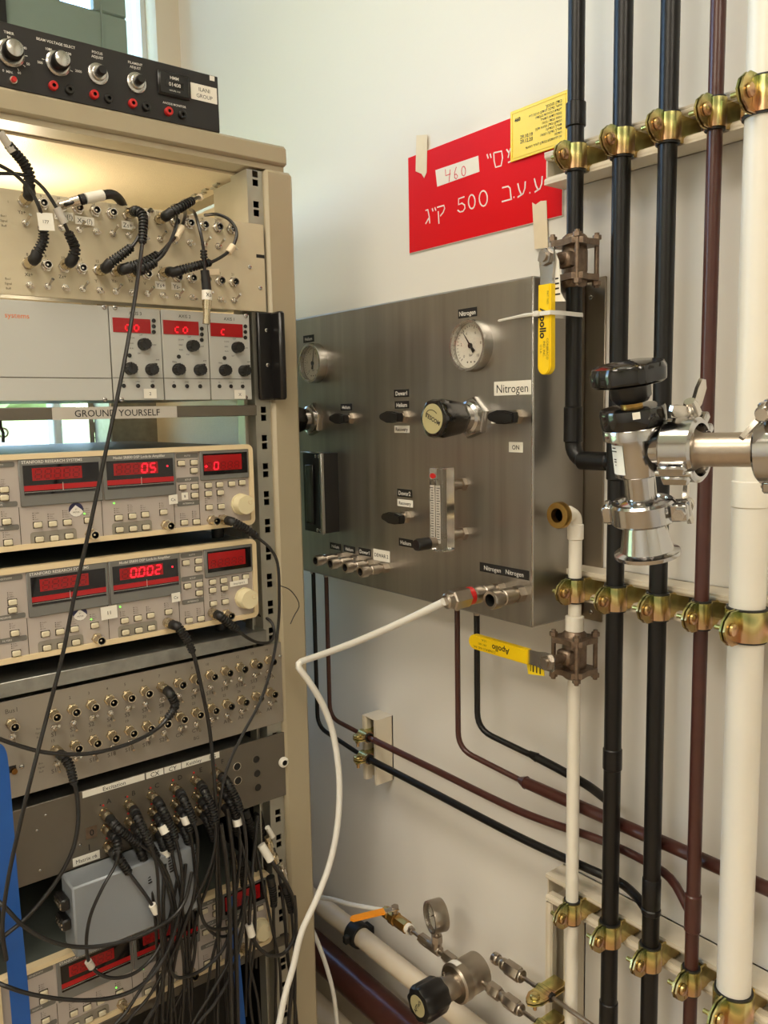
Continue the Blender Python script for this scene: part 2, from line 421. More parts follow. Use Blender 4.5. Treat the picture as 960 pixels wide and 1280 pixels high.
for i, (x, y, s_, lb_) in enumerate([(-9.0, 18, 2.2, 'left'), (-3.2, 18.5, 2.2, 'middle'), (2.6, 18, 2.2, 'right')]):
    o = put('shrub', sm[i % 2], None, Matrix.Translation((x, y, 1.7 + s_ * .62)) @ Matrix.Rotation(i * 1.3, 4, 'Z') @ Matrix.Diagonal((s_ * 1.15, s_, s_ * .8, 1)))
    tag(o, 'rounded green shrub outside the window, %s one of the three on the bank' % lb_, 'shrub', 'shrubs on the bank outside')
for i, (u, s_) in enumerate([(30, .55)]):
    p = RP(u, 538, 12.5)
    o = put('rock', sm[i % 2].copy(), None, Matrix.Translation((p.x, 12.5, 1.0)) @ Matrix.Diagonal((s_ * .7, s_ * .5, s_ * .5, 1)))
    o.data.materials.clear(); o.data.materials.append(M_['stone_grey'])
    tag(o, 'grey stone on the grass bank outside the window', 'rock')

# ================================================================ the rack
YF = 1.137; XR = -.2015; XL = -.83; RB = 1.90
rack = thing('equipment_rack', 'tall beige steel equipment rack filled with instruments', 'rack', (-.52, 1.5, 0))
pr = MB(fr((0, 0, 0), (1, 0, 0), (0, 1, 0), (0, 0, 1)))
part('top_cover', MB().box(XL - .01, -.2105, YF, RB, 1.8795, 1.9093, .004).box(XL, -.215, YF + .006, RB - .01, 1.8715, 1.8795), 'rack_beige', rack)
part('top_lining', MB().box(XL + .02, -.2516, YF + .05, RB - .02, 1.868, 1.8712), 'rack_inside', rack)
part('front_post', MB().box(-.2516, XR, YF, YF + .06, .04, 1.8715, .005).box(-.2516, -.2495, YF + .012, YF + .07, .04, 1.87), 'rack_beige', rack)
part('front_post', MB().box(XL, XL + .05, YF, YF + .06, .04, 1.8715, .005), 'rack_beige', rack)
part('rear_post', MB().box(-.2516, XR, RB - .06, RB, .04, 1.8715, .005), 'rack_beige', rack)
part('rear_post', MB().box(XL, XL + .05, RB - .06, RB, .04, 1.8715, .005), 'rack_beige', rack)
part('side_panel', MB().box(-.2045, XR - .0005, YF + .06, RB - .06, .04, 1.8715), 'rack_inside', rack)
part('side_panel', MB().box(XL, XL + .003, YF + .06, RB - .06, .04, 1.8715), 'rack_beige', rack)
part('base', MB().box(XL, XR, YF + .005, RB, .0, .08, .004), 'rack_beige', rack)
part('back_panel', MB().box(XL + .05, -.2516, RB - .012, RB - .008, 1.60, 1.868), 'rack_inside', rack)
part('lower_back_panel', MB().box(XL + .05, -.2516, RB - .012, RB - .008, .08, 1.44), 'dark_inside', rack)  # dark colour stands in for shade inside; made taller to block daylight
def rail(x0, x1, y, name='mounting_rail', mt='rail_zinc', hx=None, lip=1):
    b = MB(rackf(0, 0, y)); cx = (x0 + x1) / 2 if hx is None else hx; h = .0048; z = .10
    b.box(x0, cx - h, .09, 1.868, -.002, 0).box(cx + h, x1, .09, 1.868, -.002, 0)
    zz = [.09]; k = 0; z = .1
    while z < 1.86:
        for o_ in (.016, .0287):
            zz += [z + o_ - h, z + o_ + h]
        z += .04445
    zz.append(1.868)
    for a, c in zip(zz[::2], zz[1::2]): b.box(cx - h, cx + h, a, c, -.002, 0)
    if lip: b.box(x0 - .002, x0, .09, 1.868, -.05, 0)
    return part(name, b, mt, rack)
rail(-.2765, -.2516, YR + .006)
rail(-.735, -.71, YR + .006, lip=0)
part('rail_channel', MB().box(-.292, -.2785, YR + .03, YR + .034, .09, 1.66).box(-.2945, -.292, YR + .012, YR + .034, .09, 1.66), 'rail_zinc', rack)
rail(-.315, -.285, RB - .10, 'rear_rail', lip=0)
xr_ = RP(173, 540, RB - .05).x
rail(xr_ - .010, xr_ + .010, RB - .05, 'rear_rail', lip=0)
xi = RP(293, 240, YR + .05).x
part('inner_rail_box', MB().box(xi, xi + .010, YR + .05, YR + .12, 1.668, 1.862, .001).box(xi + .010, -.2516, YR + .085, YR + .12, 1.668, 1.862), 'rail_zinc', rack)
part('rail_slots', MB().box(xi + .003, xi + .007, YR + .0490, YR + .05, 1.79, 1.80).box(xi + .003, xi + .007, YR + .0490, YR + .05, 1.806, 1.816).box(xi + .003, xi + .007, YR + .0490, YR + .05, 1.845, 1.853), 'dark_inside', rack)
bt = MB()
for k in range(9): bt.box(-.28 + .006 * (k % 2), -.274 + .006 * (k % 2), YR + .10 + .02 * k, YR + .115 + .02 * k, 1.8655, 1.8685)
part('clip_strip', bt, 'rail_zinc', rack)

# ---- shared small meshes, local z pointing out of a panel
def bnc_proto(L, gold):
    b = MB(); k = .0060 if L > .015 else .0053; b.lathe([(.0080, 0), (.0080, .0022)], 6, mi=0)
    b.lathe([(k + .001, .0022), (k + .001, .0042), (k, .0046), (k, L), (k - .0011, L), (k - .0011, .005), (.0014, .005), (.0014, L - .003), (0, L - .003)], 20, mi=[0, 0, 0, 0, 1, 1, 0, 0], caps=False)
    for s_ in (-1, 1): b.cyl((0, s_ * .005, L - .003), (0, s_ * .0066, L - .003), .0011, n=8)
    return local_mesh('bnc_socket', b, [gold, 'black_plastic'])
BNC_S = bnc_proto(.0105, 'nickel'); BNC_L = bnc_proto(.020, 'gold_nickel')
def toggle_proto(ang):
    b = MB(); b.lathe([(.0048, 0), (.0048, .002)], 6); b.lathe([(.0034, .002), (.0032, .006), (.0015, .0065)], 12)
    d = Vector((math.sin(ang) * .3, math.sin(ang), math.cos(ang)))
    b.tube([(0, 0, .005), Vector((0, 0, .005)) + d * .009, Vector((0, 0, .005)) + d * .015], [.0011, .0016, .0021], 10)
    return local_mesh('toggle_switch', b, 'nickel')
TG = [toggle_proto(.5), toggle_proto(-.35), toggle_proto(.1)]
def jack_proto(c):
    b = MB(); b.lathe([(.0058, 0), (.0058, .005), (.005, .006), (.0024, .006), (.0024, .001), (0, .001)], 18, mi=[0, 0, 0, 1, 1], caps=False)
    return local_mesh('banana_jack', b, [c, 'dark_inside'])
JR, JB = jack_proto('red_plastic'), jack_proto('black_plastic')
b = MB(); b.lathe([(.0034, 0), (.0032, .0012), (.002, .0018), (0, .0018)], 14, caps=False).box(-.0026, .0026, -.0004, .0004, .0018, .0021, mi=1)
SCREW = local_mesh('screw', b, ['steel', 'dark_inside'])
b = MB(); b.box(-.0060, .0060, -.0046, .0042, 0, .0006, mi=1).box(-.0052, .0052, -.0036, .0036, .0006, .0042, .0011)
KEY = local_mesh('key', b, ['key_cream', 'key_outline'])

# ---- 1 beam control unit on the top of the rack
un = thing('beam_control_unit', 'black beam voltage control unit with silver knobs on top of the rack', 'control unit', (-.56, 1.3, 1.9093))
part('case', MB().box(-.785, -.345, YR + .004, YR + .30, 1.912, 1.984, .003), 'black_panel', un)
part('front_plate', MB(rackf(0, 0)).box(-.806, -.3238, 1.9096, 1.9873, -.003, 0, .0008), 'black_panel', un)
part('mounting_slot', MB(rackf(0, 0)).box(*[rp(262, 98)[0], rp(268, 98)[0]], rp(265, 101)[1], rp(265, 95)[1], 0, .0004), 'white_print', un)
def big_knob(u, v, r=.0165, out=0.):
    x, z = rp(u, v); k = part('selector_knob', MB(rackf(x, z)).lathe([(r, 0), (r, .003), (r * .86, .005), (r * .72, .005)], 28), 'steel', un)
    part('grip', MB(rackf(x, z)).lathe([(r * .72, .0045), (r * .7, .018), (r * .62, .020)], 28, flute=28, fa=.025), 'black_plastic', k)
    part('cap', MB(rackf(x, z)).lathe([(r * .6, .0195), (r * .6, .0212), (r * .52, .022)], 24), 'steel', k)
big_knob(13, 67); big_knob(72, 80, .0155)
def small_knob(u, v):
    x, z = rp(u, v); k = part('adjustment_dial', MB(rackf(x, z)).lathe([(.0135, 0), (.0135, .003), (.0115, .004), (.0095, .004), (.0095, .008), (.0085, .009)], 26), 'steel', un)
    part('crank_knob', MB(rackf(x, z)).lathe([(.0058, .009), (.0058, .019), (.005, .0205)], 18), 'black_plastic', k)
small_knob(122, 93); small_knob(170, 104)
for u, v, c in [(66, 108, 0), (86, 113, 1), (117, 119, 0), (135, 124, 1), (165, 130, 0), (182, 134, 1), (210, 140, 0), (227, 144, 1)]:
    x, z = rp(u, v); put('banana_jack', (JR, JB)[c], un, rackf(x, z))
x, z = rp(16, 101); rb = part('push_button', MB(rackf(x, z)).lathe([(.0055, 0), (.0045, .004)], 14), 'nickel', un)
part('button_cap', MB(rackf(x, z)).lathe([(.0035, .004), (.003, .008)], 12), 'red_plastic', rb)
x0, z0 = rp(197, 119); x1, z1 = rp(235, 96)
z0, z1 = rp(216, 122)[1], rp(216, 92)[1]
ct = part('hour_counter', MB(rackf(0, 0)).box(x0, x1, z0, z1, 0, .004, .0015).box(x0 + .002, x1 - .002, z0 + .002, z1 - .002, .004, .0055, .001), 'black_plastic', un)
cx_ = (x0 + x1) / 2; cz_ = (z0 + z1) / 2
part('counter_window', MB(rackf(0, 0)).box(cx_ - .0135, cx_ + .0135, cz_ - .0052, cz_ + .0036, .0056, .006), 'display_black', ct)
part('lettering', MB(rackf(0, 0)).text('HMM', cx_, cz_ + .008, .0042, .0057, bold=.02).text('01408', cx_, cz_ - .0008, .0052, .0062).text('HOURS 1/10', cx_, cz_ - .009, .0022, .0057), 'white_print', ct)
tx = MB(rackf(0, 0))
for s_, u, v, h in [('TIMER', 11, 41, .0032), ('30', 11, 47, .0034), ('40', 31, 60, .0032), ('50', 35, 80, .0032), ('60', 24, 91, .003), ('MIN.', 12, 90, .003), ('0', 4, 88, .003), ('20', -7, 62, .003),
                    ('BEAM VOLTAGE SELECT', 70, 54, .0033), ('1000', 61, 61.5, .0032), ('1500', 85, 67, .0032), ('500', 50, 78, .0032), ('2000', 98, 89, .0032),
                    ('FOCUS', 121.5, 66, .0033), ('ADJUST', 121.5, 71.5, .0033), ('FILAMENT', 169, 79.5, .0033), ('ADJUST', 169, 84.5, .0033), ('ANODE MONITOR', 218, 131, .003)]:
    x, z = rp(u, v); tx.text(s_, x, z, h, .0003, bold=.01)
for (ku, kv, r, angs) in [(13, 67, .0175, (95, 40, 5, -35, -65, 180, 140)), (72, 80, .0165, (120, 60, 175, -15))]:
    kx, kz = rp(ku, kv)
    for a in angs:
        c, s_ = math.cos(math.radians(a)), math.sin(math.radians(a)); tx.strip([(kx + c * r, kz + s_ * r), (kx + c * (r + .003), kz + s_ * (r + .003))], .0006, 0, .0004)
part('lettering', tx, 'white_print', un)
x0, z0 = rp(239, 127); x1, _ = rp(272, 127); z1 = rp(255, 107)[1]; z0 = rp(255, 127)[1]
lb = part('name_label', MB(rackf(0, 0)).box(x0, x1 - .001, z0, z1, 0, .0006), 'paper', un)
part('lettering', MB(rackf(0, 0)).text('ILANI', (x0 + x1) / 2, (z0 + z1) / 2 + .0045, .0055, .0008).text('GROUP', (x0 + x1) / 2, (z0 + z1) / 2 - .0045, .0055, .0008), 'black_print', lb)

# ---- 2 cream breakout panel
bp = thing('breakout_panel', 'cream breakout panel with two rows of sockets and switches at the top of the rack', 'connector panel', (-.5, YR, 1.656))
part('face_plate', MB(rackf(0, 0)).box(-.7386, -.256, 1.6565, 1.7875, -.003, 0, .0006), 'cream_panel', bp)
part('case', MB().box(-.72, -.30, YR + .003, YR + .06, 1.66, 1.782), 'galvanised', bp)
cols = [-.6065 + .02262 * i for i in range(14)]
used_up = {0, 3, 6, 8}; used_lo = {0, 2, 4, 5, 6, 8}
for i, x in enumerate(cols):
    put('bnc_socket', BNC_S, bp, rackf(x, 1.7740)); put('bnc_socket', BNC_S, bp, rackf(x, 1.6970))
    put('toggle_switch', TG[(i * 7 + i // 3) % 2], bp, rackf(x, 1.7476)); put('toggle_switch', TG[(i * 5 + 1) % 2], bp, rackf(x, 1.6705))
tx = MB(rackf(0, 0))
for i, x in enumerate(cols):
    tx.text(str(8 + i), x - .001, 1.7850 - .0010, .0034, .0002, bold=.01); tx.text(str(8 + i), x, 1.7090, .0038, .0002, bold=.01)
for zc in (1.7476, 1.6705):
    for k, w_ in enumerate(('Bus1', 'Signal', 'Buff')): tx.text(w_, -.632, zc + .006 - .006 * k, .0028, .0002)
x, z = rp(10, 252); tx.text('1', x, z, .003, .0002)
part('lettering', tx, 'grey_print', bp)
tx = MB(rackf(0, 0))
for s_, u, v in [('Yz+', 27, 265), ('Xz+', 36, 343), ('Zz+', 78, 345.5), ('Y', 120, 351), ('Yz-', 143, 351), ('Ye', 163, 351), ('V', 181, 354)]:
    x, z = rp(u, v); tx.text(s_, x, z, .0045, .0002, rot=.06)
part('handwriting', tx, 'black_print', bp)
def stick(parent, fm, x, y, w, h, txt, size, name='label', m1='paper', m2='black_print', rot=0., z=0., bold=0., sub=None, sx=1.0):
    T = T3(x, y, z) @ Matrix.Rotation(rot, 4, 'Z')
    o = part(name, MB(fm).box(-w / 2, w / 2, -h / 2, h / 2, 0, .0005, T=T), m1, parent)
    if txt: part('lettering', MB(fm).text(txt, 0, 0, size, .0007, T=T, bold=bold, sx=sx), m2, o)
    return o
for s_, u, v, w_ in [('Xs+(?)', 78, 271, .024), ('Xs-(?)', 104, 277, .025), ('Zs+', 157.5, 282.5, .0165), ('Ys+', 200.5, 356.5, .0155), ('Ys-', 220.5, 358, .0155)]:
    x, z = rp(u, v); stick(bp, rackf(0, 0), x, z, w_, .0105, s_, .0062, z=.0055 if v < 300 else .0)
x, z = rp(267, 340); stick(bp, rackf(0, 0), x, z, .018, .009, '', 0, 'tape_label', 'masking', rot=.1, z=.001)
part('edge_slot', MB(rackf(0, 0)).box(rp(320, 311)[0], -.2562, 1.7375, 1.7425, 0, .0003), 'dark_inside', bp)
for u, v in [(312, 334), (325, 360)]: x, z = rp(u, v); put('screw', SCREW, bp, rackf(x, z))

# ---- seven segment digits
SEG = {'0': 'abcdef', '1': 'bc', '2': 'abged', '3': 'abgcd', '4': 'fgbc', '5': 'afgcd', '6': 'afgedc', '7': 'abc', '8': 'abcdefg', '9': 'abcdfg', 'c': 'ged', 'o': 'gcde', '-': 'g', ' ': ''}
def seg7(b, s_, x, y, h, w, pitch, z, mi=0, only=None):
    t = h * .13
    for k, ch in enumerate(s_):
        if ch == '.': continue
        X = x + k * pitch; sk = .12
        def P(a, c): return (X + a * w + c * h * sk, y + c * h)
        ends = {'a': ((0, 1), (1, 1)), 'b': ((1, 1), (1, .5)), 'c': ((1, .5), (1, 0)), 'd': ((0, 0), (1, 0)), 'e': ((0, .5), (0, 0)), 'f': ((0, 1), (0, .5)), 'g': ((0, .5), (1, .5))}
        for q in SEG[ch]:
            a, c = ends[q]; A = Vector(P(*a)); B = Vector(P(*c)); d = (B - A).normalized() * t * .62
            b.strip([A + d, B - d], t, z, z + .0003, mi)
    return b

# ---- 3 three axis controller
ac = thing('axis_controller', 'light grey three axis controller with red displays under the cream breakout panel', 'controller', (-.5, YR, 1.5215))
part('case', MB().box(-.71, -.29, YR + .004, YR + .32, 1.524, 1.649), 'galvanised', ac)
xs = [rp(u, 430)[0] for u in (-40, 138, 202.5, 261, 313)]
xs[0] = -.7386
bl = part('blank_plate', MB(rackf(0, 0)).box(xs[0], xs[1] - .0008, 1.5225, 1.6505, -.002, 0, .0006), 'grey_panel', ac)
zl = rp(60, 472)[1]
part('groove', MB(rackf(0, 0)).box(xs[0], xs[1] - .001, zl - .0005, zl + .0005, 0, .0003), 'key_outline', bl)
x, z = rp(20, 394); part('lettering', MB(rackf(0, 0)).text('systems', x + .016, z, .0070, .0003, align='R'), 'orange_print', bl)
kn = MB(); kn.lathe([(.0080, 0), (.0078, .012), (.0070, .0135)], 24, flute=12, fa=.05).lathe([(.0086, 0), (.0086, .002)], 24).box(-.0012, .0012, 0, .0088, .002, .0142)
KNOB = local_mesh('control_knob', kn, 'black_plastic')
b = MB(); b.lathe([(.003, 0), (.003, .0012), (.0016, .0014), (0, .0014)], 12, caps=False); DOT = local_mesh('lamp_hole', b, 'black_plastic')
mods = [(1, 'AXIS 3', 'co', (141, 398, 188, 416), (179, 430.5), (162, 461), (188.5, 462), (192, 401), (163, 376 + 7), '2', (187, 492)),
        (2, 'AXIS 2', 'co', (204, 401.5, 248, 418), (239.5, 432.5), (222, 462), (248.7, 462.5), (252, 411), (229, 394), '', None),
        (3, 'AXIS 1', 'c ', (263, 404.5, 303, 421), (295.5, 434.5), (280, 463), (304, 463.5), (306.5, 408), (286, 398), 'X', (299, 493))]
for k, ttl, dig, (a, b0, c, d), mk_, k1, k2, led, tpos, stk, spos in mods:
    xa, xb = xs[k] + .0006, xs[k + 1] - .0006
    m = part('axis_module', MB(rackf(0, 0)).box(xa, xb, 1.5225, 1.6505, -.002, 0, .0006), 'grey_panel', ac)
    p0 = rp(a, (b0 + d) / 2)[0]; p1 = rp(c, (b0 + d) / 2)[0]; zc = rp((a + c) / 2, (b0 + d) / 2)[1]; hh = .0098
    part('display', MB(rackf(0, 0)).box(p0, p1, zc - hh, zc + hh, 0, .001), 'display_red', m)
    part('display_digits', seg7(MB(rackf(0, 0)), dig, (p0 + p1) / 2 - .010, zc - .0068, .0150, .0062, .0125, .0011), 'segment_dim', m)
    for (u, v), rr in ((mk_, .7), (k1, .3), (k2, -.4)):
        x, z = rp(u, v); put('control_knob', KNOB, m, rackf(x, z) @ Matrix.Rotation(rr, 4, 'Z'))
    cx = (xa + xb) / 2; wd = xb - xa
    for j in range(3): x, z = rp(led[0], led[1] + 7 * j); put('lamp_hole', DOT, m, rackf(x, z))
    x, z = rp(*mk_); put('lamp_hole', DOT, m, rackf(x - .021, z - .016))
    for fx in (-.3, -.02, .27): put('lamp_hole', DOT, m, rackf(cx + fx * wd, 1.5425))
    part('groove', MB(rackf(0, 0)).box(xa, xb, 1.5532, 1.5540, 0, .0003), 'key_outline', m)
    tx = MB(rackf(0, 0)).text(ttl, cx, 1.6428, .0048, .0003)
    for j, (w_, ax, az) in enumerate([('CAP', -.003, .013), ('CCON', -.0165, .0085), ('GND', -.017, .001), ('RUN', -.017, -.006), ('EXT', -.006, -.0125), ('MODE', .0155, .0), ('FREQ', -.028, -.0235), ('AMP', .02, -.021)]):
        tx.text(w_, x + ax, z + az, .0021, .0003)
    for fx, w_ in ((-.3, 'IN'), (-.02, 'SYNC'), (.27, 'OUT')): tx.text(w_, cx + fx * wd, 1.5485, .0019, .0003)
    part('lettering', tx, 'black_print', m)
    if spos: x, z = rp(*spos); stick(m, rackf(0, 0), x, z, .019, .0135, stk, .0048, 'sticker', z=.002)
for u, v in [(130, 384), (143.5, 384.5), (131, 500 - .5), (152, 499.5), (307, 395), (307, 497)]:
    x, z = rp(u, v); put('screw', SCREW, ac, rackf(x, z, YR - .0002))
hp = MB(rackf(0, 0)); hx0, hx1 = -.2765, -.243
hp.box(hx0, hx1 - .004, 1.5215, 1.6555, 0, .008, .002).box(hx1 - .011, hx1, 1.5215, 1.6555, 0, .034, .003)
h_ = part('pull_handle', hp, 'black_plastic', ac)
for dz in (1.575, 1.628): put('screw', SCREW, h_, rackf(-.262, dz, YR - .008))

# ---- 4 blank bar with the grounding sign
gb = thing('blank_bar', 'thin grey metal bar between the axis controller and the upper lock-in amplifier', 'blank panel', (-.5, YR, 1.4985))
part('bar', MB(rackf(0, 0)).box(-.735, -.279, 1.4975, 1.5140, -.004, 0, .001), 'dark_alu_panel', gb)
x0, z0 = rp(65, 514.5); x1, _ = rp(221, 514.5)
o = part('label', MB(rackf(0, 0)).box(x0, x1, 1.4972, 1.5138, 0, .0006), 'tape_clear', gb, label='clear label reading GROUND YOURSELF')
part('lettering', MB(rackf(0, 0)).text('GROUND YOURSELF', (rp(90, 514)[0] + rp(202, 514)[0]) / 2, 1.5055, .0095, .0008, bold=.006, sx=1.0), 'black_print', o)

# ---- 5 lock-in amplifiers
def lockin(name, label, z0, ch1, ch2, ch3, stickers, x0=-.7165, w=.425, h=.1255):
    X0, Z0 = -.7165, 1.3285          # origin of the unit the pixels were read from
    def q(u, v): p = RP(u, v); return p.x - X0 + x0, p.z - Z0 + z0
    fm = rackf(0, 0); t = thing(name, label, 'amplifier', (x0 + w / 2, YR, z0))
    x1 = x0 + w; z1 = z0 + h
    part('case', MB().box(x0 + .006, x1 - .006, YR + .008, YR + .46, z0 + .004, z1 - .002, .003), 'grey_green', t)
    def rr(a, b_, c, d, r, n=4):
        out = []
        for cx, cy, a0 in ((b_ - r, d - r, 0), (a + r, d - r, 90), (a + r, c + r, 180), (b_ - r, c + r, 270)):
            for i in range(n + 1): an = math.radians(a0 + 90 * i / n); out.append((cx + r * math.cos(an), cy + r * math.sin(an)))
        return out
    bz = MB(fm).strip(rr(x0 + .0035, x1 - .0035, z0 + .0035, z1 - .0035, .006), .007, -.010, .004, closed=True)
    part('bezel', bz, 'bezel_beige', t)
    part('front_panel', MB(fm).box(x0 + .005, x1 - .005, z0 + .005, z1 - .005, -.004, 0), 'lilac_panel', t)
    ftx = MB(fm)
    # display housings
    def disp(ua, ub, vt, vb, name_=None, bars=True, cap=True):
        a = q(ua, (vt[0] + vb[0]) / 2)[0]; b_ = q(ub, (vt[1] + vb[1]) / 2)[0]
        zt = z1 - .006 if cap else q((ua + ub) / 2, vt[0])[1]; zb = q((ua + ub) / 2, (vb[0] + vb[1]) / 2)[1]
        return a, b_, zb, zt
    # two big displays
    zb = q(25, 634)[1]; ztop = z1 - .0065
    ba = q(23.5, 605)[0]; bm = q(127.5, 600)[0]; be = q(218.5, 592)[0]
    for n_, (a, b_, txt, dg, gh, frac) in enumerate([(ba, bm - .0008, 'STANFORD RESEARCH SYSTEMS', ch1, (39, 101), (0, 0)), (bm + .0008, be, 'Model SR830 DSP Lock-In Amplifier', ch2, (141, 196), (0, 0))]):
        d = part('display_frame', MB(fm).box(a, b_, zb, ztop, 0, .0035, .0012), 'bezel_grey', t)
        wa, wb = a + .005, b_ - .004; wz0, wz1 = zb + .015, ztop - .0085
        part('display_window', MB(fm).box(wa, wb, wz0, wz1, .0035, .0042), 'display_black', d)
        rx0 = q(gh[0], 593)[0]; rx1 = q(gh[1], 590)[0]; rz1 = wz1 - .004; rz0 = rz1 - .0165
        part('digit_strip', MB(fm).box(rx0, rx1, rz0, rz1, .0042, .0046), 'display_red', d)
        part('bar_strip', MB(fm).box(wa, wb, wz0 + .0055, wz0 + .0125, .0042, .0046).box((wa + wb) / 2 - .0004, (wa + wb) / 2 + .0004, wz0 + .0035, wz0 + .0145, .0046, .0048, mi=1)
             .box(wa, wb, wz0 + .0035, wz0 + .0039, .0042, .0045, mi=1), ['display_red_bar', 'tape_clear'], d)
        pitch = (rx1 - rx0 - .003) / 5
        part('ghost_segments', seg7(MB(fm), '88888', rx0 + .003, rz0 + .002, .0125, pitch * .62, pitch, .0047), 'segment_off', d)
        if dg.strip(): 
            sb = seg7(MB(fm), dg.replace('.', ''), rx0 + .003 + pitch * (5 - len(dg.replace('.', ''))), rz0 + .002, .0125, pitch * .62, pitch, .0051)
            if '.' in dg: sb.box(rx0 + .003 + pitch * (5 - len(dg.replace('.', '')) + dg.index('.')) - .0022, rx0 + .003 + pitch * (5 - len(dg.replace('.', '')) + dg.index('.')) - .0004, rz0 + .0012, rz0 + .003, .0051, .0054)
            sb.disc(wb - .009, (rz0 + rz1) / 2 + .001, .0044, .0013, .0006, 10)
            part('lit_digits', sb, 'segment_lit', d)
        part('lettering', MB(fm).text(txt, (a + b_) / 2 if n_ else a + .004, ztop - .0042, .0040 if n_ == 0 else .0038, .0037, align='C' if n_ else 'L', bold=.01), 'white_print', d)
    a = q(249.5, 590)[0]; b_ = x1 - .0075; zt = ztop; zb3 = q(280, 598)[1] - .001
    d = part('display_frame', MB(fm).box(a, b_, zb3, zt, 0, .0035, .0012), 'bezel_grey', t)
    wa, wb, wz0, wz1 = a + .0045, b_ - .003, zb3 + .008, zt - .005
    part('display_window', MB(fm).box(wa, wb, wz0, wz1, .0035, .0042), 'display_black', d)
    part('digit_strip', MB(fm).box(wa + .001, wb - .010, wz0 + .006, wz1 - .0025, .0042, .0046), 'display_red', d)
    pt = (wb - wa - .016) / 5
    part('ghost_segments', seg7(MB(fm), '88888', wa + .005, wz0 + .008, .0105, pt * .6, pt, .0047), 'segment_off', d)
    if ch3.strip():
        sb = seg7(MB(fm), ch3.replace('.', ''), wa + .005 + pt, wz0 + .008, .0105, pt * .6, pt, .0051)
        sb.box(wa + .002, wa + .0065, wz0 + .0125, wz0 + .0137, .0047, .005).box(wa + .0037, wa + .0049, wz0 + .011, wz0 + .0152, .0047, .005)
        part('lit_digits', sb, 'segment_lit', d)
    # column dividers
    for u in (24.5, 128, 218.5, 250): xx = q(u, 650)[0]; part('divider_line', MB(fm).box(xx - .0004, xx + .0004, z0 + .006, zb3 + .004 if u > 240 else (ztop if u > 210 else zb), 0, .0004), 'key_outline', t)
    hd = MB(fm); hl = MB(fm)
    for (ua, ub, vc, s_) in [(219.7, 247.5, 569.5, 'AUTO'), (220.5, 248.5, 599.5, 'SETUP'), (221.5, 249, 629, 'INTERFACE'), (-30, 18, 581.5, 'SENSITIVITY'), (-30, 22, 631.5, 'RESERVE'), (-28, 24, 661, 'FILTERS')]:
        A = q(ua, vc)[0]; B = q(ub, vc)[0]; zc = q((ua + ub) / 2, vc)[1]; hs = part('header_strip', MB(fm).prism(rr(A, B, zc - .0035, zc + .0035, .0022), 0, .0006), 'header_grey', t); part('lettering', MB(fm).text(s_, (A + B) / 2, zc, .0026, .0008), 'white_print', hs)
    pg = MB(fm)
    for (ua, ub, vc, ud) in [(38, 96, 671.5, 0), (140, 190, 660, 0)]:
        A = q(ua, vc)[0]; B = q(ub, vc)[0]; zc = q((ua + ub) / 2, vc)[1]; part('key_field', MB(fm).prism(rr(A, B, zc - .0085, zc + .0095, .004), 0, .0006), 'key_pad_grey', t)
    keys = [(226, 579), (242, 578), (242, 588), (228, 609), (243, 608), (243, 619), (230, 653), (245, 652), (260, 606.5), (274, 605.6), (289, 604.5), (302, 603), (260, 617), (275, 615.6), (261, 634), (276, 633),
            (148, 647), (165, 645), (181, 643), (149, 662), (166, 660.6), (182, 658.7), (204, 640), (47, 656), (65.6, 654.6), (84, 652.7), (49, 674), (67.7, 672.5), (86, 669.8), (110, 650), (5, 612), (5, 622), (8, 652), (10, 678), (-22, 655), (-20, 680), (-24, 613)]
    tn = MB(fm); nm = ['X', 'R', 'Display', 'Ratio', 'Expand', 'Output', 'Offset', 'Freq', 'Ampl', 'Phase', 'Auto', 'Store', 'Trig', 'Local']
    for i, (u, v) in enumerate(keys):
        x, z = q(u, v); put('key', KEY, t, rackf(x, z))
        if v < 625 and 215 < u < 310 or (u in (149, 166, 182, 49, 67.7, 86)): tn.text(nm[i % len(nm)], x, z - .0058, .0017, .0003)
        else:
            for j in range(3 + i % 2):
                tn.disc(x - .005, z + .0075 + .0028 * j, 0, .0007, .0005, 6); tn.text(nm[(i * 3 + j) % len(nm)], x - .003, z + .0075 + .0028 * j, .0015, .0003, align='L')
    part('key_captions', tn, 'grey_print', t)
    gl = MB(fm)
    for (u, v) in [(142.5, 629), (105.5, 642)]: x, z = q(u, v); gl.disc(x, z, 0, .0011, .0012, 10)
    part('indicator_lamps', gl, 'led_green', t)
    x, z = q(300.5, 630)
    kb = part('rotary_knob', MB(rackf(x, z)).lathe([(.0165, 0), (.0165, .004), (.0155, .004), (.015, .018), (.0142, .0195), (0, .0195)], 48, flute=40, fa=.012, caps=False), 'knob_cream', t)
    part('finger_dimple', MB(rackf(x, z)).lathe([(.0038, .0196), (.003, .0200), (.0028, .0190), (0, .0186)], 16, T=T3(.007, .004) if ch1 != 'b' else T3(-.004, 0), caps=False), 'bezel_beige', kb)
    for (u, v) in [(264, 650), (277, 649), (207, 656), (113, 667)]:
        x, z = q(u, v); put('bnc_socket', BNC_L, t, rackf(x, z))
